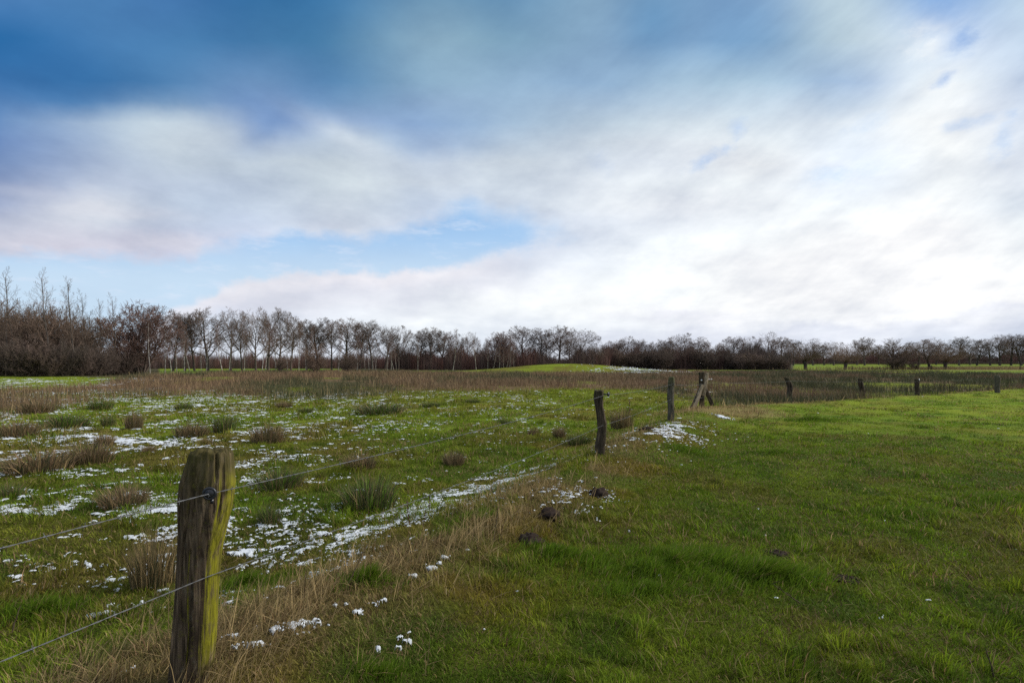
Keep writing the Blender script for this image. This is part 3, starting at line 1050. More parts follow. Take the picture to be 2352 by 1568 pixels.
# ------------------------------------------------------------------ dry weed stalks
def stalk(name, p, tip, r, label, heads=0, seed=0, branches=0):
    g = random.Random(seed)
    segs = []
    a, b_ = Vector((0, 0, -0.03)), Vector(tip)
    n = 8
    prev = a
    for i in range(1, n + 1):
        t = i / n
        q = a.lerp(b_, t) + Vector((g.uniform(-1, 1), g.uniform(-1, 1), 0)) * b_.length * 0.012
        segs.append((*prev, *q, r * (1 - 0.6 * (i - 1) / n), r * (1 - 0.6 * t)))
        prev = q
        if heads and t > 0.35:
            for _ in range(heads):
                d = Vector((g.uniform(-1, 1), g.uniform(-1, 1), g.uniform(0.2, 1))).normalized() * b_.length * 0.06
                segs.append((*q, *(q + d), r * 1.6, r * 0.8))
        if branches and t > 0.4 and i % 2 == 0:
            d = Vector((g.uniform(-1, 1), g.uniform(-1, 1), 0.9)).normalized() * b_.length * 0.22
            segs.append((*q, *(q + d), r * 0.6, r * 0.4))
    V, q = tubes(segs, 5)
    me = np_mesh(name, V, [q], True)
    o = link(name, me, M['dock'] if heads else M['stem'])
    o.location = p
    tag(o, label, 'weed stalk', 'dry weed stalks along the fence')


M['dock'] = bark_mat('dry_dock', (0.050, 0.026, 0.020), (0.110, 0.062, 0.048), 30)
M['stem'] = bark_mat('dry_stem', (0.035, 0.025, 0.016), (0.085, 0.062, 0.040), 30)
STALKS = [
    (1132, 1243, (0.06, 0.05, 0.38), 0.004, 'thin straight dark stalk beside the lone molehill', 0, 0),
    (785, 1358, (0.14, 0.20, 0.30), 0.004, 'leaning dark stalk over the bleached grass right of the mossy post', 0, 0),
    (985, 1180, (0.01, 0.0, 0.20), 0.004, 'reddish seeded dock stalk standing in the dense snow strip', 5, 0),
    (940, 1205, (-0.02, 0.0, 0.22), 0.004, 'reddish dock stalk left of the other at the snow strip edge', 5, 0),
    (970, 1215, (0.03, 0.02, 0.17), 0.003, 'short reddish dock stalk in front of the snow strip', 4, 0),
    (20, 1460, (0.03, 0.05, 0.17), 0.006, 'dark broken stick at the left edge under the upper wire', 0, 0),
    (1540, 925, (0.5, 0.2, 0.35), 0.010, 'dead branch leaning from the foot of the grey post', 0, 1),
    (1870, 1395, (-0.20, 0.12, 0.10), 0.004, 'bent dry twig lying beside the rank grass tussock', 0, 1),
    (2290, 1560, (-0.02, 0.04, 0.13), 0.005, 'brown dry stem standing at the lower right corner', 0, 0),
    (1445, 960, (0.02, 0.0, 0.55), 0.008, 'tall brown stalk in the clump between the posts', 4, 0),
]
for i, (X, Y, tip, r, lab, hd, br) in enumerate(STALKS):
    stalk('weed_stalk', P(X, Y), tip, r, lab, hd, i, br)


# ------------------------------------------------------------------ snow
def snow_lumps(cx, cy, size, asp, rot, thick, lift):
    n = len(cx)
    k = 9
    a = np.linspace(0, 2 * math.pi, k, endpoint=False)[None, :] + rng.uniform(0, 0.5, (n, 1))
    rad = size[:, None] * rng.uniform(0.30, 1.35, (n, k))
    ex, ey = np.cos(a) * rad * asp[:, None], np.sin(a) * rad
    c, s = np.cos(rot)[:, None], np.sin(rot)[:, None]
    ox, oy = ex * c - ey * s, ex * s + ey * c
    z0 = ground_z(cx, cy) + lift
    V = np.zeros((n, 2 * k + 1, 3))
    V[:, :k, 0] = cx[:, None] + ox
    V[:, :k, 1] = cy[:, None] + oy
    V[:, :k, 2] = z0[:, None] - 0.004
    V[:, k:2 * k, 0] = cx[:, None] + ox * 0.68
    V[:, k:2 * k, 1] = cy[:, None] + oy * 0.68
    V[:, k:2 * k, 2] = z0[:, None] + thick[:, None] * rng.uniform(0.5, 1.2, (n, k))
    V[:, 2 * k] = np.stack([cx, cy, z0 + thick * rng.uniform(0.7, 1.2, n)], 1)
    i = (np.arange(n) * (2 * k + 1))[:, None]
    Q, T = [], []
    for j in range(k):
        jn = (j + 1) % k
        Q.append(np.hstack([i + j, i + jn, i + k + jn, i + k + j]))
        T.append(np.hstack([i + k + j, i + k + jn, i + 2 * k]))
    return V.reshape(-1, 3), np.concatenate(Q), np.concatenate(T)


def build_snow():
    SV, SQ, ST, off = [], [], [], 0

    def add(cx, cy, size, asp, rot, thick, lift):
        nonlocal off
        V, q, t = snow_lumps(cx, cy, size, asp, rot, thick, lift)
        SV.append(V)
        SQ.append(q + off)
        ST.append(t + off)
        off += len(V)

    def prob(x, y):
        n = len(x)
        r = np.hypot(x, y)
        s1 = (x - FA[0]) * N1[0] + (y - FA[1]) * N1[1]
        u = x / y
        pr = np.zeros(n)
        c1 = fbm(x / 0.35, y / 0.35, 201, 3)
        # the dense strip in the hollow left of the fence
        ctr = -1.22 + 0.25 * (fbm(y / 1.2, y * 0 + 3.3, 7, 2) - 0.5)
        strip = np.exp(-((s1 - ctr) / 0.42) ** 2) * ss(4.3, 5.6, y) * (1 - ss(8.3, 10.5, y))
        strip2 = np.exp(-((s1 + 0.75) / 0.45) ** 2) * ss(3.3, 4.2, y) * (1 - ss(8.5, 10, y)) * 0.45
        pr = np.maximum(pr, strip * ss(0.34, 0.52, c1))
        pr = np.maximum(pr, strip2 * ss(0.48, 0.62, c1))
        # the crest of the bank
        bank = 0.75 * np.exp(-((s1 - 0.25) / 0.75) ** 2) * np.exp(-((y - 11.2) / 1.5) ** 2)
        pr = np.maximum(pr, bank * ss(0.42, 0.58, c1))
        bank2 = 0.8 * np.exp(-((x - 0.75) / 0.35) ** 2 - ((y - 5.85) / 0.5) ** 2)
        pr = np.maximum(pr, bank2 * ss(0.40, 0.55, c1))
        # streaks in the wet meadow, densest towards the left
        st = fbm(x / 2.4, y / 0.8, 205, 3)
        left = 1 - ss(-0.62, -0.05, u)
        mead = (s1 < -1.9) * left * ss(4.2, 6.2, y) * (1 - ss(28, 40, y))
        pr = np.maximum(pr, mead * ss(0.48, 0.61, st) * ss(0.38, 0.56, c1) * 0.68)
        pr = np.maximum(pr, (s1 < -1.5) * ss(0.60, 0.70, fbm(x / 0.5, y / 0.5, 207, 3)) * (0.14 + 0.30 * left) * ss(3.4, 5, y) * (1 - ss(30, 42, y)))
        # green meadow sprinkled with thin snow in the middle distance
        mid = (s1 < -2) * ss(11, 16, y) * (1 - ss(34, 42, y)) * (1 - ss(0.0, 0.12, u))
        pr = np.maximum(pr, mid * ss(0.50, 0.64, fbm(x / 1.2, y / 2.0, 209, 3)) * 0.20 * (1 - rush_mask(x, y)))
        # far left strip behind the rushes
        fl = (u < -0.60) * ss(33, 38, y) * (1 - ss(55, 62, y)) * (1 - ss(-0.72, -0.60, u) * 0.4)
        pr = np.maximum(pr, fl * ss(0.42, 0.58, fbm(x / 3, y / 4, 211, 3)) * 0.30)
        edge = (u < -0.25) * np.exp(-((y - np.interp(u, [-0.9, -0.67, -0.44, -0.2], [19, 27, 30, 34])) / 1.6) ** 2)
        pr = np.maximum(pr, edge * ss(0.45, 0.6, fbm(x / 1.5, y / 1.5, 213, 3)) * 0.6)
        return pr

    def sheet(x0, x1, y0, y1, res, field, lift=0.012, thick=0.010, sc=1.0):
        """thin broken sheet of snow draped on the ground; it thins to nothing at its edge"""
        nonlocal off
        nx, ny = int((x1 - x0) / res) + 1, int((y1 - y0) / (res * 1.5)) + 1
        X, Y = np.meshgrid(np.linspace(x0, x1, nx), np.linspace(y0, y1, ny))
        X = X + (rng.random(X.shape) - 0.5) * res * 0.7
        Y = Y + (rng.random(X.shape) - 0.5) * res * 0.9
        xf, yf = X.ravel(), Y.ravel()
        f = field(xf, yf)
        f = f * (f > 0.02) - 0.8 * (f <= 0.02)
        f = f + 0.70 * (fbm(xf / (0.26 * sc), yf / (0.20 * sc), 231, 3) - 0.5) + 2.0 * (fbm(xf / (0.060 * sc), yf / (0.046 * sc), 233, 3) - 0.5)
        e = f - 0.55
        ok = (e > 0).reshape(ny, nx)
        q = ok[:-1, :-1] & ok[1:, :-1] & ok[:-1, 1:] & ok[1:, 1:]
        jj, ii = np.nonzero(q)
        if len(jj) == 0:
            return
        a = jj * nx + ii
        Q = np.stack([a, a + 1, a + nx + 1, a + nx], 1)
        used, inv = np.unique(Q, return_inverse=True)
        z = ground_z(xf[used], yf[used]) + lift * np.clip(e[used] * 9 - 0.35, -0.6, 1) + thick * np.clip(e[used] * 3.0, 0, 1) + (rng.random(len(used)) - 0.5) * 0.003
        SV.append(np.stack([xf[used], yf[used], z], 1))
        SQ.append(inv.reshape(-1, 4) + off)
        off += len(used)

    sheet(-3.6, 2.2, 3.2, 10.5, 0.0085, prob, sc=1.15)
    sheet(-9.0, -3.0, 4.2, 10.5, 0.014, prob, sc=1.6)
    sheet(0.6, 5.6, 8.5, 13.5, 0.014, prob, sc=1.8)
    sheet(-13.0, 0.6, 10.5, 15.0, 0.022, prob, 0.02, sc=2.4)
    n = 900000
    x, y, r = wedge(n, 2.6, 75, 0.4, 50)
    sf = sfence(x, y)
    pr = prob(x, y)
    u = x / y
    pr = pr * np.where(r < 15, 0.75, 1.0)
    # odd crumbs in the pasture
    pr = np.maximum(pr, (sf > 0.6) * 0.0005)
    rq = 2.0 ** np.floor(np.log2(np.maximum(r, 1.0)))
    keep = rng.random(n) < pr * 0.60 * ss(0.40, 0.60, vn(x / (0.03 + 0.008 * rq), y / (0.05 + 0.012 * rq), 219))
    x, y, r, sfk = x[keep], y[keep], r[keep], sf[keep]
    n = len(x)
    size = 0.003 + 0.00125 * r * rng.uniform(0.4, 1.2, n) * np.where(r < 12, 0.8, 0.85)
    size = size * rng.lognormal(0, 0.45, n)
    size = np.where(sfk > 0.6, 0.004 + 0.0008 * r, size)
    add(x, y, np.clip(size, 0.003, 0.11), rng.uniform(1.0, 2.2, n), rng.normal(0.5, 0.6, n), 0.20 * np.clip(size, 0.004, 0.04), 0.010 + 0.018 * rng.random(n))
    # snow on the mound's flank
    n = 1500
    x, y = rng.normal(23.5, 4.6, n), rng.normal(107.5, 3.4, n)
    k = fbm(x / 2, y / 2, 215, 3) > 0.50
    x, y = x[k], y[k]
    n = len(x)
    add(x, y, rng.uniform(0.04, 0.12, n), rng.uniform(1, 2, n), rng.normal(0, 0.4, n), np.full(n, 0.03), np.full(n, 0.09))
    # bigger remnants near the mossy post, built from overlapping crumbs
    for X, Y, wpx, hpx, cnt in [(672, 1442, 100, 22, 60), (640, 1452, 40, 10, 20), (575, 1486, 60, 6, 22), (522, 1470, 26, 10, 14), (700, 1462, 30, 6, 10),
                                (822, 1412, 36, 12, 22), (880, 1385, 26, 10, 14), (862, 1392, 20, 6, 8), (770, 1398, 14, 5, 6), (790, 1395, 16, 6, 6),
                                (950, 1328, 22, 8, 12), (990, 1308, 30, 10, 18), (1008, 1298, 18, 8, 10), (1025, 1285, 20, 8, 8), (920, 1472, 16, 7, 8),
                                (935, 1480, 22, 5, 8), (915, 1495, 14, 4, 5), (1514, 1328, 14, 8, 7), (1512, 1318, 10, 6, 5), (868, 1497, 10, 5, 5),
                                (2028, 1424, 12, 6, 6), (300, 1545, 26, 16, 14), (420, 1405, 26, 10, 14), (225, 1415, 40, 14, 24), (255, 1395, 30, 8, 14),
                                (560, 1272, 46, 12, 24), (640, 1262, 40, 8, 18), (610, 1290, 30, 8, 14), (720, 1290, 28, 9, 14), (690, 1300, 20, 8, 10),
                                (740, 1230, 60, 10, 30), (1660, 958, 26, 6, 14)]:
        p0 = P(X, Y)
        rx = wpx * px(p0.y) * 0.5
        ry = max(hpx * px(p0.y) * p0.y / EYE * 0.5, rx * 0.35)
        sheet(p0.x - rx * 1.7, p0.x + rx * 1.7, p0.y - ry * 1.7, p0.y + ry * 1.7, 0.0042 if p0.y < 4.5 else 0.007,
              lambda x, y: 1.15 * np.exp(-((x - p0.x) / rx) ** 2 - ((y - p0.y - 0.25 * (x - p0.x)) / ry) ** 2), 0.016, 0.012, 0.7 if p0.y < 4.5 else 1.0)
        n = max(3, cnt // 3)
        cx, cy = p0.x + rng.normal(0, 0.6, n) * rx, p0.y + rng.normal(0, 0.6, n) * ry
        add(cx, cy, rng.uniform(0.002, 0.006, n), rng.uniform(1, 2.3, n), rng.normal(0.4, 0.6, n), rng.uniform(0.001, 0.004, n), rng.uniform(0.014, 0.030, n))
    me = np_mesh('snow', np.concatenate(SV), [np.concatenate(SQ), np.concatenate(ST)], True)
    o = link('snow', me, M['snow'], kind='stuff')
    o['label'] = 'melting snow crumbs lying in strips and streaks on the grass'


build_snow()


# ------------------------------------------------------------------ molehills
def molehill(X, Y, wpx, hpx, label, seed):
    p = P(X, Y)
    bm = bmesh.new()
    bmesh.ops.create_icosphere(bm, subdivisions=4, radius=1)
    R, H = wpx * px(p.y) * 0.5, hpx * px(p.y) * 0.8
    g = random.Random(seed)
    ox, oy = g.uniform(0, 50), g.uniform(0, 50)
    for v in list(bm.verts):
        a = float(vn(v.co.x * 3 + ox, v.co.y * 3 + v.co.z * 2 + oy, seed))
        c = float(vn(v.co.x * 9 + ox, v.co.y * 9 + v.co.z * 7 + oy, seed + 4))
        e = float(vn(v.co.x * 22 + ox, v.co.y * 22 + v.co.z * 19 + oy, seed + 8))
        k = 0.55 + 0.55 * a + 0.35 * c + 0.25 * e
        v.co = Vector((v.co.x * R * k, v.co.y * R * k, (max(v.co.z, -0.3) ** 1 if v.co.z < 0 else v.co.z ** 1.5) * H * k))
    for _ in range(90):
        an, q = g.uniform(0, 6.283), R * abs(g.gauss(0.85, 0.38))
        rr = R * g.uniform(0.025, 0.085)
        rc = bmesh.ops.create_icosphere(bm, subdivisions=1, radius=rr)
        zz = max(0.0, H * (1 - q / R)) + rr * 0.4 + 0.008
        for v in rc['verts']:
            v.co = Vector((v.co.x * g.uniform(0.7, 1.3) + math.cos(an) * q, v.co.y * g.uniform(0.7, 1.3) + math.sin(an) * q, v.co.z * 0.8 + zz))
    me = bpy.data.meshes.new('molehill')
    bm.to_mesh(me)
    bm.free()
    me.polygons.foreach_set('use_smooth', np.ones(len(me.polygons), bool))
    o = link('molehill', me, M['soil'])
    o.location = p
    tag(o, label, 'molehill', 'molehills along the fence bank')


molehill(1262, 1188, 46, 24, 'pointed dark molehill beside the snow patch on the bank', 1)
molehill(1218, 1242, 56, 20, 'flat dark molehill nearest to the camera', 2)
molehill(1374, 1138, 44, 20, 'crumbly dark molehill farthest up the bank toward the slim post', 3)
molehill(1490, 988, 34, 8, 'low dark molehill ringed by snow between the slim and the grey post', 4)
molehill(1786, 1272, 46, 8, 'trampled dark soil patch in the pasture right of the rank tussock', 5)
molehill(1940, 1330, 50, 7, 'low dark soil patch in the open pasture', 6)


# ------------------------------------------------------------------ fence posts
def post_mesh(name, prof, H, seed, groove=0.035, sides=56, rings=60, sq=2.6, bury=0.2, rough=0.012, split=None):
    """prof: list of (t, centre x, half width x, half width y); t runs 0 at the ground to 1 at the head"""
    g = np.random.default_rng(seed)
    ts = np.concatenate([[-bury / H], np.linspace(0, 1, rings)])
    pt = [p[0] for p in prof]
    V = []
    aa = np.linspace(0, 2 * math.pi, sides, endpoint=False)
    ca, sa = np.cos(aa), np.sin(aa)
    sup = (np.abs(ca) ** sq + np.abs(sa) ** sq) ** (-1 / sq)
    gx = fbm(aa * 3.2, aa * 0 + seed, seed, 3) - 0.5
    for t in ts:
        tt = min(max(t, 0), 1)
        cx = np.interp(tt, pt, [p[1] for p in prof])
        wx = np.interp(tt, pt, [p[2] for p in prof])
        wy = np.interp(tt, pt, [p[3] for p in prof])
        gr = (vn(aa * 5.5, aa * 0 + tt * 2.2, seed + 3) - 0.5) * 2
        fine = (vn(aa * 14, aa * 0 + tt * 5, seed + 5) - 0.5) * 2
        # seam between first and last angle is eased out
        ease = np.minimum(1, np.minimum(aa, 2 * math.pi - aa) / 0.35)
        k = sup * (1 + (gx * 0.10 + gr * groove + fine * groove * 0.6) * ease)
        if split:
            for (sa_, wdt, dep, t0, t1) in split:
                f = np.exp(-((aa - sa_ - 0.12 * math.sin(tt * 9)) / wdt) ** 2) * float(ss(t0, t0 + 0.08, tt)) * float(1 - ss(t1 - 0.02, t1 + 0.02, tt))
                k = k * (1 - dep * f)
        V.append(np.stack([cx + ca * k * wx, sa * k * wy, np.full(sides, t * H)], 1))
    top = V[-1]
    c = top.mean(axis=0)
    nz = (vn(top[:, 0] * 60, top[:, 1] * 60, seed + 9) - 0.5)
    V[-1] = top + np.stack([0 * nz, 0 * nz, nz * rough * 2.0], 1)
    for s in (0.86, 0.6, 0.3):
        q = c + (top - c) * s
        nz = (vn(q[:, 0] * 70, q[:, 1] * 70, seed + 11) - 0.5)
        q = q + np.stack([0 * nz, 0 * nz, nz * rough * 2.4 + (0.004 if s > 0.8 else 0.006)], 1)
        V.append(q)
    n = len(V)
    V = np.concatenate(V + [[c + np.array([0, 0, 0.004])]])
    i = np.arange(n - 1)[:, None] * sides
    j = np.arange(sides)[None, :]
    jn = (j + 1) % sides
    q = np.stack([i + j, i + jn, i + sides + jn, i + sides + j], -1).reshape(-1, 4)
    l = (n - 1) * sides
    t = np.stack([l + np.arange(sides), l + (np.arange(sides) + 1) % sides, np.full(sides, len(V) - 1)], 1)
    return np_mesh(name, V, [q, t], True)


def insulator(parent, loc, r, material, axis=(0, -1, 0), name='insulator', label=None, tab=True):
    bm = bmesh.new()
    bmesh.ops.create_uvsphere(bm, u_segments=20, v_segments=12, radius=r)
    for v in bm.verts:
        v.co.y *= 0.55
    # rim ring around the head
    k = 24
    ringv = []
    for i in range(k):
        a = 2 * math.pi * i / k
        row = []
        for j in range(8):
            b_ = 2 * math.pi * j / 8
            rr = r * 0.92 + math.cos(b_) * r * 0.24
            row.append(bm.verts.new((math.cos(a) * rr, math.sin(b_) * r * 0.26 - r * 0.15, math.sin(a) * rr)))
        ringv.append(row)
    for i in range(k):
        for j in range(8):
            bm.faces.new((ringv[i][j], ringv[(i + 1) % k][j], ringv[(i + 1) % k][(j + 1) % 8], ringv[i][(j + 1) % 8]))
    # screw shaft into the wood
    rc = bmesh.ops.create_cone(bm, segments=12, radius1=r * 0.32, radius2=r * 0.32, depth=r * 3.0, cap_ends=True)
    for v in rc['verts']:
        v.co = Vector((v.co.x, v.co.z + r * 1.5, v.co.y))
    if tab:
        rc = bmesh.ops.create_cube(bm, size=1.0)
        for v in rc['verts']:
            v.co = Vector((v.co.x * r * 0.5 + r * 0.35, v.co.y * r * 0.5, v.co.z * r * 0.8 - r * 1.35))
        bmesh.ops.bevel(bm, geom=[e for e in bm.edges if all(v in rc['verts'] for v in e.verts)], offset=r * 0.08, segments=2, affect='EDGES')
    me = bpy.data.meshes.new(name)
    bm.to_mesh(me)
    bm.free()
    me.polygons.foreach_set('use_smooth', np.ones(len(me.polygons), bool))
    o = link(name, me, material, parent)
    o.location = loc
    o.rotation_euler = Vector((0, -1, 0)).rotation_difference(Vector(axis)).to_euler()
    if label:
        o['label'] = label
    return o


def fence_post(p, prof, H, material, seed, label, **kw):
    e = empty('fence_post', p)
    link('shaft', post_mesh('shaft', prof, H, seed, **kw), material, e)
    tag(e, label, 'fence post', 'weathered oak fence posts')
    return e


PG = []
# the big near post
d0 = 2.45
zp = d0 / 1389.0 / 2.3514          # metres per unit of the outline notes below
x0 = -1.393
outline = [(1568, 975, 1180), (1440, 987, 1225), (1200, 1005, 1242), (1000, 1018, 1250), (830, 1028, 1264), (700, 1035, 1292), (620, 1035, 1312), (520, 1035, 1334), (420, 1044, 1345), (340, 1068, 1341), (285, 1088, 1337), (250, 1098, 1334), (236, 1108, 1330)]
gz0 = float(ground_z(x0, d0))
Yz = lambda Yn: EYE - ((1000 + Yn / 2.3514) - HOR / VW * 2500) * d0 / 1389.0
Xx = lambda Xn: ((Xn / 2.3514) - 1250) * d0 / 1389.0
H0 = Yz(236) - gz0
prof = []
for Yn, xl, xr in outline:
    t = (Yz(Yn) - gz0) / H0
    cx = (Xx(xl) + Xx(xr)) / 2 - x0
    wx = (Xx(xr) - Xx(xl)) / 2 * 0.95
    prof.append((t, cx, wx, wx * 0.80))
if prof[0][0] > 0:
    prof.insert(0, (0.0, prof[0][1], prof[0][2] * 1.03, prof[0][3] * 1.03))
p0 = fence_post(Vector((x0, d0, gz0)), prof, H0, M['post_near'], 5, 'big near oak post with mossy head and yellow green algae side',
                groove=0.022, sides=180, rings=130, sq=2.7, rough=0.012, split=[(5.25, 0.05, 0.20, 0.86, 1.2), (4.35, 0.05, 0.16, 0.25, 0.8), (4.75, 0.04, 0.12, 0.05, 0.6), (5.55, 0.04, 0.10, 0.70, 0.95), (3.9, 0.06, 0.14, 0.4, 0.92)])
iz = Yz(440) - gz0
ix = Xx(1296) - x0
insulator(p0, (ix, -0.130, iz), 0.024, M['black'], (0.25, -1, 0))
WIRE_U = [Vector((x0 + ix - 0.01, d0 - 0.168, gz0 + iz))]
WIRE_L = [Vector((x0 + 0.118, d0 - 0.060, Yz(925)))]


def slim(X, Y, topX, topY, w, seed, label, m_, wob=0.25, **kw):
    p = P(X, Y)
    s = px(p.y)
    H = (Y - topY) * s
    lx = (topX - X) * s
    g = random.Random(seed)
    hw = w * s / 2
    pr = []
    for i in range(9):
        t = i / 8
        pr.append((t, lx * t + hw * wob * math.sin(t * 7 + seed) * (1 if 0 < i < 8 else 0.4), hw * g.uniform(0.88, 1.1) * (0.92 if i == 8 else 1), hw * g.uniform(0.85, 1.05)))
    e = fence_post(p, pr, H, m_, seed, label, **kw)
    return e, p, s, H


p1, q1, s1_, H1 = slim(1381, 1042, 1377, 897, 21, 11, 'slim wavy dark post with a black insulator on its right side', M['post_mid'], 0.35, groove=0.06)
insulator(p1, (0.10, -0.03, H1 - 8 * s1_), 0.030, M['black'], (0.8, -0.6, 0), tab=False)
p2, q2, s2_, H2 = slim(1540, 967, 1542, 866, 14.5, 13, 'straight grey post with green head next to the braced corner post', M['post_grey'], 0.15)
insulator(p2, (0.06, -0.05, H2 - 15 * s2_), 0.025, M['black'], (0.7, -0.7, 0), tab=False)


# corner post with struts
def beam(name, a, b_, w, d, material, parent, seed):
    a, b_ = Vector(a), Vector(b_)
    L = (b_ - a).length
    me = post_mesh(name, [(0, 0, w, d), (0.35, w * 0.12, w * 0.95, d), (0.7, -w * 0.1, w * 1.02, d * 0.95), (1, 0, w * 0.9, d * 0.9)], L, seed, sq=4.0, bury=0.02, groove=0.05)
    o = link(name, me, material, parent)
    o.location = a
    o.rotation_euler = Vector((0, 0, 1)).rotation_difference((b_ - a).normalized()).to_euler()
    return o


qc = P(1612, 938)
sc = px(qc.y)
pc = empty('corner_post', qc)
tag(pc, 'braced corner post standing in tall straw with pale and dark struts', 'fence post')
# notes in units of 1/11.2 target pixel; centre x 1345, ground row 1270
U = sc * 0.9408 / 11.2
Hc = (1270 - 285) * U
link('shaft', post_mesh('shaft', [(0, 0.0, 70 * U, 65 * U), (0.5, 0.0, 72 * U, 66 * U), (1, 0, 78 * U, 70 * U)], Hc, 31, groove=0.07, rough=0.02), M['strut_dark'], pc)
bx = lambda X_: (X_ - 1345) * U
bz = lambda Y_: (1270 - Y_) * U
beam('strut', (bx(925), -0.42, bz(1300)), (bx(1310), -0.20, bz(610)), 34 * U, 50 * U, M['strut_dark'], pc, 32)
beam('strut', (bx(985), -0.52, bz(1300)), (bx(1305), -0.27, bz(630)), 46 * U, 34 * U, M['strut_pale'], pc, 33)
beam('strut', (bx(1340), -0.22, bz(900)), (bx(1455), -0.17, bz(300)), 44 * U, 34 * U, M['strut_pale'], pc, 34)
beam('strut', (bx(1640), 0.05, bz(1170)), (bx(1385), 0.02, bz(600)), 52 * U, 40 * U, M['strut_dark'], pc, 35)
bk = insulator(pc, (bx(1500), -0.14, bz(468)), 0.030, M['white'], (1, -0.2, 0), label='white porcelain insulator', tab=False)
insulator(pc, (bx(1585), -0.12, bz(466)), 0.026, M['white'], (1, -0.2, 0), label='white porcelain insulator', tab=False)
insulator(pc, (bx(1300), -0.15, bz(490)), 0.024, M['white'], (0, -1, 0), label='white porcelain insulator', tab=False)

rest = [
    (1819, 921, 1808, 867, 11.5, 41, 'crooked dark post leaning left, first beyond the corner post', M['post_mid'], 0.5),
    (1981, 914, 1977, 869, 10.5, 43, 'double dark post leaning slightly left in the straw, second beyond the corner', M['post_mid'], 0.3),
    (2107, 910, 2106, 870, 9.5, 45, 'straight post with a pale insulator tip, third beyond the corner', M['post_mid'], 0.1),
    (2291, 902, 2290, 862, 10, 47, 'greyish post nearest the right edge of the photo', M['post_grey'], 0.1),
]
FAR = []
for (X, Y, tx, ty, w, sd, lab, mm, wb) in rest:
    e, q, s, H = slim(X, Y, tx, ty, w, sd, lab, mm, wb, sides=24, rings=24)
    FAR.append((e, q, s, H))
insulator(FAR[2][0], (0.03, -0.09, FAR[2][3] - 0.03), 0.035, M['white'], (0.5, -0.8, 0), label='pale insulator', tab=False)

for X, Y, hp, lab in [(1957, 846, 7, 'tiny dark post in the far green field, left of the pollards gap'), (2053, 847, 7, 'tiny dark post in the far green field beside the leaning pollard'),
                      (2140, 848, 8, 'tiny dark post in the far field right of the willow thicket'), (2412, 849, 8, 'tiny dark post in the reeds beyond the right edge'),
                      (2343, 848, 7, 'tiny dark post in the reeds at the far right')]:
    d = 165.0
    xx = (X - VW / 2) / F * d
    hw = 0.13
    e = empty('field_post', (xx, d, float(ground_z(xx, d))))
    link('shaft', post_mesh('shaft', [(0, 0, hw, hw), (1, 0.03, hw * 0.9, hw)], hp * px(d) + 0.35, int(X), sides=10, rings=6), M['strut_dark'], e)
    tag(e, lab, 'fence post', 'small posts in the far field')


# ------------------------------------------------------------------ wires
def wire(name, pts, label, barb=0.115, strand=0.0012, twist=0.0013, sag=0.02, step=0.014, r_lin=0.0):
    """two strands twisted round each other, barbs wound on at intervals"""
    P_ = [Vector(p) for p in pts]
    path = []
    for a, b_ in zip(P_[:-1], P_[1:]):
        L = (b_ - a).length
        n = max(4, int(L / step))
        for i in range(n):
            t = i / n
            path.append(np.array(a.lerp(b_, t)) - np.array([0, 0, sag * L * 0.25 * 4 * t * (1 - t)]))
    path.append(np.array(P_[-1]))
    path = np.array(path)
    d = np.gradient(path, axis=0)
    d /= np.linalg.norm(d, axis=1, keepdims=True)
    A = np.cross(d, [0, 0, 1.0])
    A /= np.linalg.norm(A, axis=1, keepdims=True)
    B = np.cross(A, d)
    s = np.concatenate([[0], np.cumsum(np.linalg.norm(np.diff(path, axis=0), axis=1))])
    segs = []
    for ph in (0, math.pi):
        a = s / 0.05 * math.pi + ph
        q = path + A * (np.cos(a) * twist)[:, None] + B * (np.sin(a) * twist)[:, None]
        segs.append(np.hstack([q[:-1], q[1:], np.full((len(q) - 1, 2), strand)]))
    if barb:
        bs = []
        k = barb * 0.6
        g = random.Random(len(pts) * 7 + int(barb * 1000))
        while k < s[-1]:
            i = min(int(np.searchsorted(s, k)), len(path) - 2)
            c = path[i]
            for m_ in range(2):
                a = g.uniform(0, math.pi)
                o = A[i] * math.cos(a) + B[i] * math.sin(a)
                o = o + d[i] * g.uniform(-0.4, 0.4)
                bs.append((*(c - o * 0.013), *c, 0.0006, strand * 1.1))
                bs.append((*c, *(c + o * 0.013), strand * 1.1, 0.0006))
            bs.append((*(c - d[i] * 0.007), *(c + d[i] * 0.007), twist + strand * 1.5, twist + strand * 1.5))
            k += barb * g.uniform(0.9, 1.1)
        segs.append(np.array(bs))
    V, q = tubes(np.concatenate(segs), 5)
    me = np_mesh(name, V, [q], True)
    o = link(name, me, M['wire'])
    tag(o, label, 'wire')
    return o


c2 = lambda p, z, dx=0.0, dy=-0.08: Vector((p.x + dx, p.y + dy, z))
back = lambda v: Vector((v.x - 3.0 * 0.98, v.y - 6.9 * 0.98, v.z - 0.03))
u1 = Vector((q1.x + 0.02, q1.y - 0.09, EYE - (908 - HOR) * px(q1.y - 0.09)))
u2 = Vector((q2.x + 0.03, q2.y - 0.11, EYE - (882 - HOR) * px(q2.y - 0.11)))
u3 = Vector((qc.x - 0.02, qc.y - 0.18, EYE - (881 - HOR) * px(qc.y)))
l1 = Vector((q1.x, q1.y - 0.10, EYE - (977 - HOR) * px(q1.y - 0.1)))
l2 = Vector((q2.x - 0.02, q2.y - 0.12, EYE - (917 - HOR) * px(q2.y - 0.12)))
l3 = Vector((qc.x - 0.03, qc.y - 0.30, EYE - (911 - HOR) * px(qc.y)))
wire('upper_barbed_wire', [back(WIRE_U[0]), WIRE_U[0], u1, u2, u3], 'upper barbed wire running past the insulators from the left edge to the corner post')
wire('lower_barbed_wire', [back(WIRE_L[0]), WIRE_L[0], l1, l2, l3], 'lower twisted wire crossing the near post at knee height', barb=0.23)
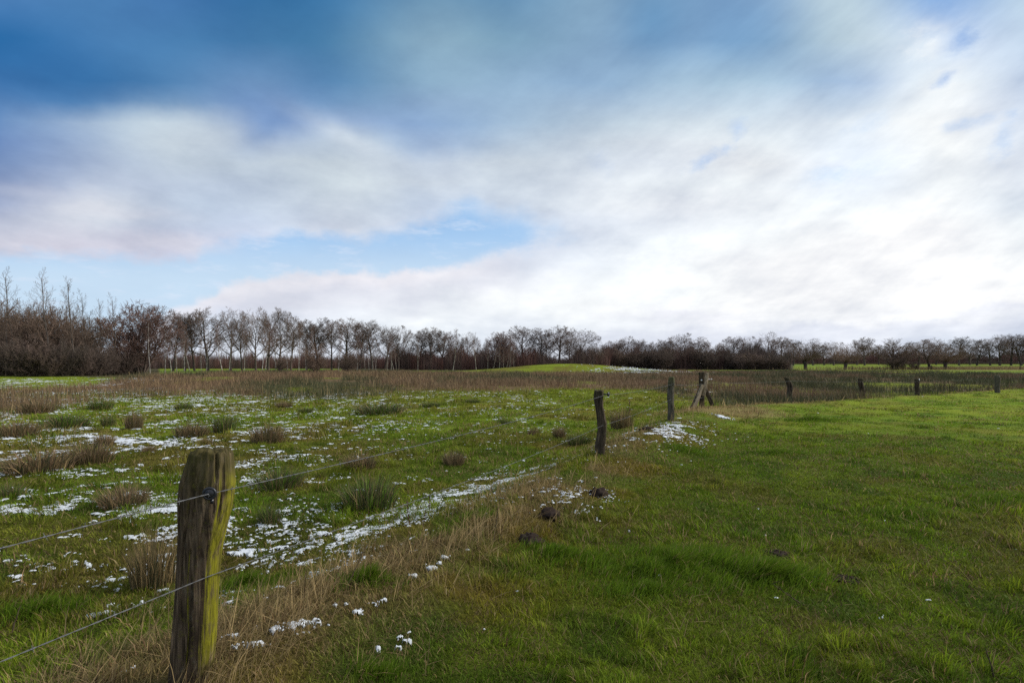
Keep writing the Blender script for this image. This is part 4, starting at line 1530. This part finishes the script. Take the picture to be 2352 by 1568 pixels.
fp = [Vector((qc.x + 0.2, qc.y - 0.1, EYE - (879 - HOR) * px(qc.y)))]
for (e, q, s, H) in FAR:
    fp.append(Vector((q.x, q.y - 0.12, q.z + H * 0.86)))
fp.append(fp[-1] + (fp[-1] - fp[-2]) * 1.2)
wire('thin_fence_wire', fp, 'thin single wire from the corner post to the posts on the right', barb=0, strand=0.0016, twist=0.0012, step=0.05)


# ------------------------------------------------------------------ bare winter trees
class Grow:
    def __init__(self, seed):
        self.r = random.Random(seed)
        self.ph = seed * 1.7
        self.wood = []
        self.twig = []

    def rot(self, d, ang, az):
        d = d.normalized()
        ref = Vector((0, 0, 1)) if abs(d.z) < 0.95 else Vector((1, 0, 0))
        a = d.cross(ref).normalized()
        b_ = d.cross(a)
        return (d * math.cos(ang) + (a * math.cos(az) + b_ * math.sin(az)) * math.sin(ang)).normalized()

    env = None

    def inside(self, p):
        if self.env is None:
            return True
        zc, rx, rz = self.env
        f = 1 + 0.16 * math.sin(p.x * 1.3 + self.ph) * math.sin(p.y * 1.1 + self.ph * 2) + 0.08 * math.sin(p.z * 2.1 + p.x * 2.3)
        rzz = rz if p.z > zc else rz * 1.2
        return (p.x ** 2 + p.y ** 2) / rx ** 2 + (p.z - zc) ** 2 / rzz ** 2 < f

    def branch(self, p, d, L, r, lv, spec):
        sp = spec[lv]
        n = sp['n']
        pts = [p]
        g = self.r
        cur, dd = p, d.normalized()
        for i in range(n):
            w = sp['wob']
            dd = (dd + Vector((g.gauss(0, w), g.gauss(0, w), g.gauss(0, w) + sp['up']))).normalized()
            nx = cur + dd * (L / n)
            t0, t1 = i / n, (i + 1) / n
            r0, r1 = r * (1 - 0.75 * t0) , r * (1 - 0.75 * t1)
            (self.wood if sp['wood'] else self.twig).append((*cur, *nx, max(r0, spec[-1]['rmin']), max(r1, spec[-1]['rmin'] * 0.7)))
            pts.append(nx)
            cur = nx
            if lv >= 1 and not self.inside(cur):
                n = i + 1
                break
        if lv + 1 >= len(spec):
            return
        ch = sp['kids']
        k = max(1, int(round(ch * g.uniform(0.85, 1.15))))
        for c in range(k):
            t = sp['t0'] + (1 - sp['t0']) * ((c + g.random() * 0.9) / k)
            t = min(t, 0.999)
            i = min(int(t * n), n - 1)
            f = t * n - i
            q = pts[i].lerp(pts[i + 1], f)
            if not self.inside(q):
                continue
            dl = (pts[i + 1] - pts[i]).normalized()
            a = math.radians(g.gauss(sp['ang'], sp['angv']) * (1.15 - 0.45 * t))
            nd = self.rot(dl, a, c * 2.399 + g.uniform(-0.6, 0.6))
            kl = L * sp['kl'] * g.uniform(0.7, 1.2) * sp['shape'](t)
            kr = max(r * (1 - 0.75 * t) * sp['kr'], spec[-1]['rmin'])
            self.branch(q, nd, kl, kr, lv + 1, spec)


def lv(n, wob, up, kids=0, t0=0.2, ang=45, angv=8, kl=0.5, kr=0.5, wood=False, shape=lambda t: 1 - 0.45 * t, rmin=0.012):
    return dict(n=n, wob=wob, up=up, kids=kids, t0=t0, ang=ang, angv=angv, kl=kl, kr=kr, wood=wood, shape=shape, rmin=rmin)


def proto(kind, seed):
    g = Grow(seed)
    r = g.r
    up = Vector((0, 0, 1))
    if kind == 'oak':
        H = 12.0
        g.env = (H * 0.62, H * r.uniform(0.33, 0.39), H * 0.37)
        spec = [lv(7, 0.05, 0.04, 14, 0.22, 58, 9, 0.78, 0.55, True, lambda t: 0.85 + 0.5 * t - 0.45 * t * t),
                lv(6, 0.11, 0.045, 10, 0.25, 46, 12, 0.50, 0.5, True, lambda t: 1.0 - 0.35 * t),
                lv(4, 0.14, 0.04, 7, 0.10, 46, 14, 0.58, 0.55),
                lv(3, 0.16, 0.03, 5, 0.10, 42, 14, 0.66, 0.75),
                lv(2, 0.16, 0.03, rmin=0.014)]
        g.branch(Vector((0, 0, -0.2)), Vector((r.uniform(-.05, .05), r.uniform(-.05, .05), 1)), H * 0.62, 0.30, 0, spec)
    elif kind == 'tall_oak':
        H = 14.0
        g.env = (H * 0.66, H * r.uniform(0.21, 0.26), H * 0.335)
        spec = [lv(9, 0.035, 0.05, 17, 0.34, 46, 9, 0.46, 0.5, True, lambda t: 0.9 + 0.4 * t - 0.4 * t * t),
                lv(6, 0.10, 0.07, 9, 0.2, 44, 12, 0.50, 0.5, True),
                lv(4, 0.13, 0.05, 7, 0.10, 44, 14, 0.58, 0.6),
                lv(3, 0.15, 0.03, 5, 0.10, 40, 14, 0.66, 0.75),
                lv(2, 0.15, 0.03, rmin=0.0135)]
        g.branch(Vector((0, 0, -0.2)), up, H * 0.72, 0.24, 0, spec)
    elif kind == 'birch':
        H = 11.0
        spec = [lv(10, 0.035, 0.05, 26, 0.34, 38, 7, 0.26, 0.35, True, lambda t: 1.0 - 0.6 * t),
                lv(4, 0.08, 0.06, 9, 0.2, 36, 10, 0.5, 0.6),
                lv(3, 0.12, -0.02, 4, 0.15, 35, 12, 0.6, 0.8),
                lv(3, 0.12, -0.10, rmin=0.010)]
        g.branch(Vector((0, 0, -0.2)), Vector((r.uniform(-.08, .08), r.uniform(-.08, .08), 1)), H * 0.97, 0.095, 0, spec)
    elif kind == 'poplar':
        H = 13.0
        spec = [lv(10, 0.04, 0.05, 22, 0.25, 40, 8, 0.30, 0.4, True, lambda t: 1.05 - 0.70 * t),
                lv(5, 0.08, 0.11, 9, 0.15, 36, 10, 0.44, 0.5),
                lv(3, 0.10, 0.07, 5, 0.15, 36, 12, 0.58, 0.8),
                lv(2, 0.10, 0.03, rmin=0.0065)]
        g.branch(Vector((0, 0, -0.2)), Vector((r.uniform(-.06, .06), r.uniform(-.06, .06), 1)), H * 0.98, 0.11, 0, spec)
    elif kind in ('shrub', 'thicket'):
        H = 7.0
        dense = kind == 'thicket'
        spec = [lv(7, 0.06, 0.06, 12, 0.12, 38, 9, 0.38, 0.5, True, lambda t: 1.0 - 0.3 * t),
                lv(4, 0.11, 0.08, 8, 0.12, 38, 12, 0.54, 0.6),
                lv(3, 0.13, 0.05, 5, 0.10, 36, 14, 0.60, 0.8),
                lv(2, 0.12, 0.03, rmin=0.015 if dense else 0.0125)]
        ns = 13 if dense else 9
        for i in range(ns):
            a = i * 2.399 + r.uniform(-.4, .4)
            tl = r.uniform(0.05, 0.75 if dense else 0.45)
            d = Vector((math.cos(a) * tl, math.sin(a) * tl, 1))
            b_ = Vector((math.cos(a) * 0.35 * tl, math.sin(a) * 0.35 * tl, -0.2))
            L = H * (1.0 - 0.38 * tl) * r.uniform(0.75, 1.02)
            g.branch(b_, d, L, r.uniform(0.05, 0.085), 0, spec)
    elif kind == 'round':
        H = 10.0
        g.env = (H * 0.55, H * 0.38, H * 0.45)
        spec = [lv(6, 0.07, 0.03, 13, 0.14, 44, 9, 0.55, 0.5, True, lambda t: 1.0 - 0.25 * t),
                lv(5, 0.11, 0.05, 10, 0.12, 42, 12, 0.52, 0.55),
                lv(3, 0.14, 0.05, 6, 0.10, 40, 14, 0.60, 0.7),
                lv(2, 0.14, 0.02, rmin=0.018)]
        for i in range(9):
            a = i * 2.399 + r.uniform(-.4, .4)
            tl = r.uniform(0.05, 0.60)
            d = Vector((math.cos(a) * tl, math.sin(a) * tl, 1))
            g.branch(Vector((math.cos(a) * 0.2, math.sin(a) * 0.2, -0.2)), d, H * 0.86 * (1 - 0.2 * tl) * r.uniform(0.85, 1.0), 0.11, 0, spec)
    elif kind == 'pollard':
        # short thick bole, knuckled head, a sheaf of straight rods
        cur = Vector((0, 0, -0.2))
        for i in range(6):
            nx = cur + Vector((r.uniform(-.06, .06), r.uniform(-.06, .06), 0.42))
            g.wood.append((*cur, *nx, 0.34 + 0.02 * (i - 2) ** 2 * 0.5, 0.34 + 0.02 * (i - 1) ** 2 * 0.5))
            cur = nx
        g.wood.append((*cur, *(cur + Vector((0, 0, 0.25))), 0.50, 0.15))
        spec = [lv(5, 0.035, 0.03, 5, 0.25, 20, 6, 0.45, 0.6, False, lambda t: 1.0 - 0.4 * t),
                lv(3, 0.06, 0.04, 3, 0.25, 24, 8, 0.5, 0.8),
                lv(2, 0.06, 0.02, rmin=0.013)]
        for i in range(120):
            a = i * 2.399
            t = math.sqrt((i + 0.5) / 120)
            inc = t * math.radians(78)
            d = Vector((math.cos(a) * math.sin(inc), math.sin(a) * math.sin(inc), math.cos(inc) + 0.08))
            g.branch(cur + d * 0.35, d, 6.0 * (1 - 0.30 * t) * r.uniform(0.75, 1.05), 0.035, 0, spec)
        H = 8.3
    allp = np.array(g.wood + g.twig)
    H = float(allp[:, 5].max())
    wid = float(np.percentile(np.abs(allp[:, 3:5]), 98)) * 2
    vw, qw = tubes(g.wood, 6)
    vt, qt = tubes(g.twig, 3)
    tr = np_mesh('trunk', vw, [qw], True)
    cr = np_mesh('crown', vt, [qt], True)
    return tr, cr, H, wid


PROTO = {}
for kind, seeds in dict(oak=(1, 2, 3, 4), tall_oak=(11, 12, 13), birch=(21, 22, 23), poplar=(31, 32, 33), shrub=(41, 42, 43), thicket=(51, 52), round=(61, 62), pollard=(71, 72)).items():
    PROTO[kind] = [proto(kind, s) for s in seeds]
BARK = dict(oak='oak_bark', tall_oak='oak_bark', birch='birch_bark', poplar='poplar_bark', shrub='shrub_bark', thicket='shrub_bark', round='oak_bark', pollard='oak_bark')
TWIG = dict(oak='oak_twig', tall_oak='oak_twig', birch='birch_twig', poplar='shrub_twig', shrub='shrub_twig', thicket='dark_twig', round='birch_twig', pollard='shrub_twig')
for kind, lst in PROTO.items():
    for tr, cr, H, wd in lst:
        tr.materials.append(M[BARK[kind]])
        cr.materials.append(M[TWIG[kind]])

PLANTED = []          # (class, screen order, object)
tcount = [0]


def plant(kind, X, topY, d, cls, wpx=None, squash=1.0):
    i = tcount[0]
    tcount[0] += 1
    tr, cr, H, wid = PROTO[kind][i % len(PROTO[kind])]
    x = (X - VW / 2) / F * d
    z = float(ground_z(x, d))
    hgt = (EYE + (HOR - topY) * px(d) - z) * (1.07 if 'oak' in kind else 1.02)
    s = hgt / H
    sw = s * squash * 1.15
    if wpx:
        sw = 1.28 * wpx * px(d) / wid
        sw = min(max(sw, 0.7 * s), 1.9 * s)
    nm = {'oak': 'oak_tree', 'tall_oak': 'oak_tree', 'birch': 'birch_tree', 'poplar': 'poplar_tree', 'shrub': 'willow_shrub', 'thicket': 'thicket_shrub', 'round': 'round_tree', 'pollard': 'pollard_willow'}[kind]
    e = empty(nm, (x, d, z), random.uniform(0, 6.28))
    e.scale = (sw, sw, s)
    link('trunk', tr, parent=e)
    link('crown', cr, parent=e)
    PLANTED.append((cls, X, e))
    return e


R = random.Random(5)
# left wood: slim poplars and birches over a thicket
for X, ty, d in [(-60, 640, 66), (-20, 665, 70), (12, 690, 63), (36, 612, 64), (62, 688, 70), (88, 668, 66), (117, 613, 64), (150, 690, 69), (172, 640, 65), (192, 668, 68), (212, 715, 72), (236, 690, 73), (262, 676, 71)]:
    plant('poplar', X, ty, d, 'poplar', squash=0.95)
for X, ty, d in [(-110, 690, 70), (-70, 695, 66), (-30, 684, 70), (5, 686, 68), (30, 700, 72), (55, 684, 70), (85, 700, 66), (110, 696, 72), (135, 704, 68), (160, 704, 70), (185, 722, 68), (213, 742, 70), (-140, 690, 66)]:
    plant('shrub', X, ty, d, 'woodshrub')
for X, ty, d in [(-90, 760, 61), (-40, 770, 60), (0, 762, 60.5), (42, 775, 60), (80, 768, 61), (118, 780, 61), (150, 775, 62), (186, 785, 63), (222, 785, 66), (250, 790, 69), (285, 795, 72)]:
    plant('thicket', X, ty, d, 'edgeshrub')
plant('round', 325, 690, 76, 'biground', wpx=122)
for X, ty in [(345, 728), (378, 745)]:
    plant('birch', X, ty, 72, 'birch')
# birch row
for X, ty, d in [(394, 745, 112), (406, 752, 116), (423, 742, 118), (436, 760, 112), (462, 770, 108), (474, 752, 116), (511, 745, 114), (526, 748, 118), (561, 750, 110), (602, 742, 108), (609, 738, 112), (634, 740, 106), (661, 762, 112), (686, 750, 114),
              (703, 765, 108), (726, 752, 112), (777, 765, 112), (820, 752, 116), (839, 790, 118), (848, 785, 116), (856, 775, 120), (863, 788, 118), (890, 780, 116), (898, 770, 118), (905, 778, 120), (911, 792, 118), (960, 775, 124), (1040, 756, 150), (1094, 764, 150),
              (1120, 790, 128), (1132, 798, 134), (1147, 788, 130), (1156, 795, 134), (1162, 790, 132), (1170, 798, 136), (1180, 802, 138)]:
    plant('birch', X, ty, d, 'birch', squash=0.9)
# oaks behind, centre left to the mound
for X, ty, d, w in [(398, 722, 138, None), (425, 720, 140, None), (447, 722, 142, 46), (477, 714, 138, 78), (530, 713, 138, 60), (556, 725, 146, 40), (588, 712, 134, 56), (616, 711, 138, 60), (642, 716, 140, 56), (668, 730, 146, 46)]:
    plant('oak' if w and w > 52 else 'tall_oak', X, ty, d, 'oakleft', wpx=w)
for X, ty, d, w in [(704, 742, 158, 50), (732, 736, 160, 60), (762, 740, 164, 44), (794, 735, 158, 66), (826, 748, 164, 44), (856, 740, 160, 54), (885, 752, 164, 50), (915, 752, 166, 52), (962, 764, 176, 44), (988, 755, 172, 56), (1012, 762, 178, 50), (1048, 770, 182, 40), (1074, 766, 180, 36),
                    (1110, 778, 184, 40)]:
    plant('oak' if R.random() < 0.6 else 'tall_oak', X, ty, d, 'oakmid', wpx=w)
for X, ty, d, w, kd in [(1150, 762, 168, 58, 'round'), (1200, 752, 180, 58, 'tall_oak'), (1240, 757, 182, 48, 'tall_oak'), (1284, 752, 180, 60, 'tall_oak'), (1335, 760, 176, 66, 'oak'), (1262, 770, 190, 40, 'oak'), (1308, 772, 190, 40, 'oak')]:
    plant(kd, X, ty, d, 'oakmound', wpx=w)
# dark wood right of the mound
for X, ty, d, w, kd in [(1385, 792, 196, 40, 'oak'), (1412, 786, 198, 40, 'tall_oak'), (1440, 776, 200, 44, 'oak'), (1468, 780, 196, 40, 'tall_oak'), (1500, 782, 198, 44, 'oak'), (1530, 784, 202, 40, 'tall_oak'), (1568, 769, 198, 54, 'oak'), (1606, 778, 202, 50, 'tall_oak'),
                        (1640, 784, 200, 40, 'oak'), (1688, 774, 204, 44, 'tall_oak'), (1722, 776, 206, 40, 'oak'), (1765, 766, 206, 56, 'oak'), (1796, 776, 214, 44, 'tall_oak')]:
    plant(kd, X, ty, d, 'oakright', wpx=w)
for i, X in enumerate(range(1375, 1700, 19)):
    plant('thicket' if i % 3 else 'shrub', X + R.uniform(-6, 6), R.uniform(788, 802), R.uniform(176, 190), 'darkthicket', wpx=R.uniform(34, 48))
for X, ty, w in [(1716, 806, 54), (1742, 803, 60), (1772, 806, 60), (1798, 815, 44)]:
    plant('thicket', X, ty, 172, 'willowdome', wpx=w)
# pollard willows and trees beside the bright field
for X, ty, d, w in [(1850, 778, 180, 66), (1942, 785, 176, 62), (2170, 779, 170, 64)]:
    plant('pollard', X, ty, d, 'pollard', wpx=w)
plant('shrub', 2056, 776, 172, 'tallwillow', wpx=72)
plant('thicket', 2060, 812, 168, 'willowfoot', wpx=80)
plant('thicket', 2100, 828, 168, 'willowfoot', wpx=50)
plant('oak', 2136, 779, 172, 'fieldoak', wpx=76)
for X, ty, d, w in [(1822, 782, 300, 44), (1868, 780, 310, 50), (1893, 790, 320, 40), (1915, 786, 310, 40), (1968, 790, 320, 44), (1986, 777, 300, 78), (2018, 792, 330, 44), (2110, 786, 320, 50), (2150, 790, 330, 44), (2203, 775, 300, 76), (2228, 790, 330, 40), (2244, 781, 310, 46),
                    (2274, 779, 300, 50), (2296, 771, 300, 54), (2322, 770, 304, 54), (2346, 770, 300, 56), (2378, 776, 300, 60), (2420, 772, 300, 60), (2470, 778, 300, 60)]:
    plant(R.choice(['oak', 'oak', 'tall_oak']), X, ty, d, 'skyoak', wpx=w)
# small bushes in front of the birch row and on the rise
for X, Y, ty, w in [(728, 858, 786, 96), (800, 856, 804, 44), (650, 856, 812, 40)]:
    p = P(X, Y)
    plant('shrub', X, ty, p.y, 'bush', wpx=w)

NUM = ['first', 'second', 'third', 'fourth', 'fifth', 'sixth', 'seventh', 'eighth', 'ninth', 'tenth', 'eleventh', 'twelfth', 'thirteenth', 'fourteenth', 'fifteenth', 'sixteenth', 'seventeenth', 'eighteenth', 'nineteenth', 'twentieth']
TENS = {2: 'twenty', 3: 'thirty', 4: 'forty'}


def ordinal(i):
    if i < 20:
        return NUM[i]
    t, u = divmod(i + 1, 10)
    return (TENS[t] + '-' + NUM[u - 1]) if u else {3: 'thirtieth', 4: 'fortieth'}[t]


CLS = {
    'poplar': ('slim tall bare tree, {o} from left of those above the left wood', 'tree', 'tall slim trees of the left wood'),
    'woodshrub': ('bare brown willow, {o} from left of those inside the left wood', 'shrub', 'willows inside the left wood'),
    'edgeshrub': ('dark low shrub, {o} from left along the front edge of the left wood', 'shrub', 'shrubs along the left wood edge'),
    'biground': ('large round-crowned reddish brown tree at the right end of the left wood', 'tree', None),
    'birch': ('thin pale-stemmed birch, {o} from left in the row behind the rush bed', 'tree', 'birches behind the rush bed'),
    'oakleft': ('bare oak against the low cloud, {o} from left behind the left birches', 'tree', 'oaks behind the left birches'),
    'oakmid': ('bare skyline oak, {o} from left between the left birches and the mound', 'tree', 'skyline oaks left of the mound'),
    'oakmound': ('bare tree behind the grassy mound, {o} from left of that group', 'tree', 'trees behind the mound'),
    'oakright': ('bare tree rising from the dark wood right of the mound, {o} from left', 'tree', 'trees rising from the dark wood'),
    'darkthicket': ('dark thicket shrub right of the mound, {o} from left along its edge', 'shrub', 'thicket shrubs right of the mound'),
    'willowdome': ('low domed dark willow, {o} from left at the right end of the thicket', 'shrub', 'domed willows beside the bright field'),
    'pollard': ('pollard willow with a short bole and brush head, {o} from left', 'tree', 'pollard willows by the bright field'),
    'tallwillow': ('tall pale-tipped willow rising between the pollards', 'shrub', None),
    'willowfoot': ('low dark bush at the tall willow foot, {o} from left', 'shrub', 'bushes at the willow foot'),
    'fieldoak': ('flat-topped dark oak standing just left of the third pollard', 'tree', None),
    'skyoak': ('far bare oak beyond the bright green field, {o} from left', 'tree', 'oaks beyond the bright field'),
    'bush': ('bare multi-stemmed bush on the rush bed edge, {o} from left', 'shrub', 'bushes on the rush bed edge'),
}
for cls, (lab, cat, grp) in CLS.items():
    lst = sorted([(X, e) for c, X, e in PLANTED if c == cls], key=lambda q: q[0])
    inside = [q for q in lst if -20 < q[0] < 2370]
    for k, (X, e) in enumerate(lst):
        if '{o}' in lab:
            vis = [q[1] for q in inside]
            l = lab.format(o=ordinal(vis.index(e))) if e in vis else lab.split(', {o}')[0] + (', outside the left frame edge' if X < 0 else ', outside the right frame edge')
        else:
            l = lab
        tag(e, l, cat, grp)


# ------------------------------------------------------------------ far woodland understorey (reads as one mass)
def far_wood():
    parts = []

    def band(n, X0, X1, d0_, d1_, h0, h1, w0, colr):
        X = rng.uniform(X0, X1, n)
        d = rng.uniform(d0_, d1_, n)
        x = (X - VW / 2) / F * d
        hh = fbm(X / 26.0, d / 30.0, 301, 3)
        h = (h0 + (h1 - h0) * ss(0.30, 0.70, hh)) * rng.uniform(0.45, 1.15, n)
        w = w0 * rng.uniform(0.5, 1.4, n) * d / 200
        col = np.tile(np.array(colr), (n, 1)) * rng.uniform(0.55, 1.4, (n, 1)) * (1 + (rng.random((n, 3)) - 0.5) * 0.2)
        red = fbm(X / 40.0, d / 60.0, 303, 2)
        col = mixc(col, col * np.array([1.14, 0.92, 0.90]), ss(0.5, 0.65, red))
        b = np.stack([x, d, ground_z(x, d) - 0.05], 1)
        parts.append(blades(b, h, w, rng.uniform(0, 6.28, n), np.clip(np.abs(rng.normal(0, 0.22, n)), 0, 0.7), col))

    br = (0.115, 0.074, 0.060)
    dk = (0.090, 0.064, 0.052)
    band(24000, -150, 215, 66, 92, 3.5, 8.0, 0.06, dk)
    band(7000, 215, 330, 78, 100, 2.0, 4.5, 0.06, dk)
    band(26000, 260, 1120, 195, 240, 4.0, 7.0, 0.09, br)
    band(22000, 900, 1400, 168, 215, 4.0, 8.0, 0.09, br)
    band(34000, 1355, 1815, 178, 215, 4.5, 8.5, 0.09, dk)
    band(26000, 1790, 2520, 395, 440, 5.0, 11.0, 0.10, br)
    band(9000, 1790, 2520, 385, 393, 1.5, 2.6, 0.10, dk)
    # reeds on the far right
    n = 9000
    x, y = rng.normal(150, 26, n), rng.normal(176, 7, n)
    b = np.stack([x, y, ground_z(x, y)], 1)
    parts.append(blades(b, rng.uniform(0.5, 1.3, n), rng.uniform(0.05, 0.12, n), rng.uniform(0, 6.28, n), rng.uniform(0, 0.4, n), np.tile(C['straw'] * 0.62, (n, 1)) * rng.uniform(0.6, 1.3, (n, 1))))
    return parts


flush('far_woodland', far_wood(), M['rush'], 'brown understorey of bare brushwood beneath the distant trees')
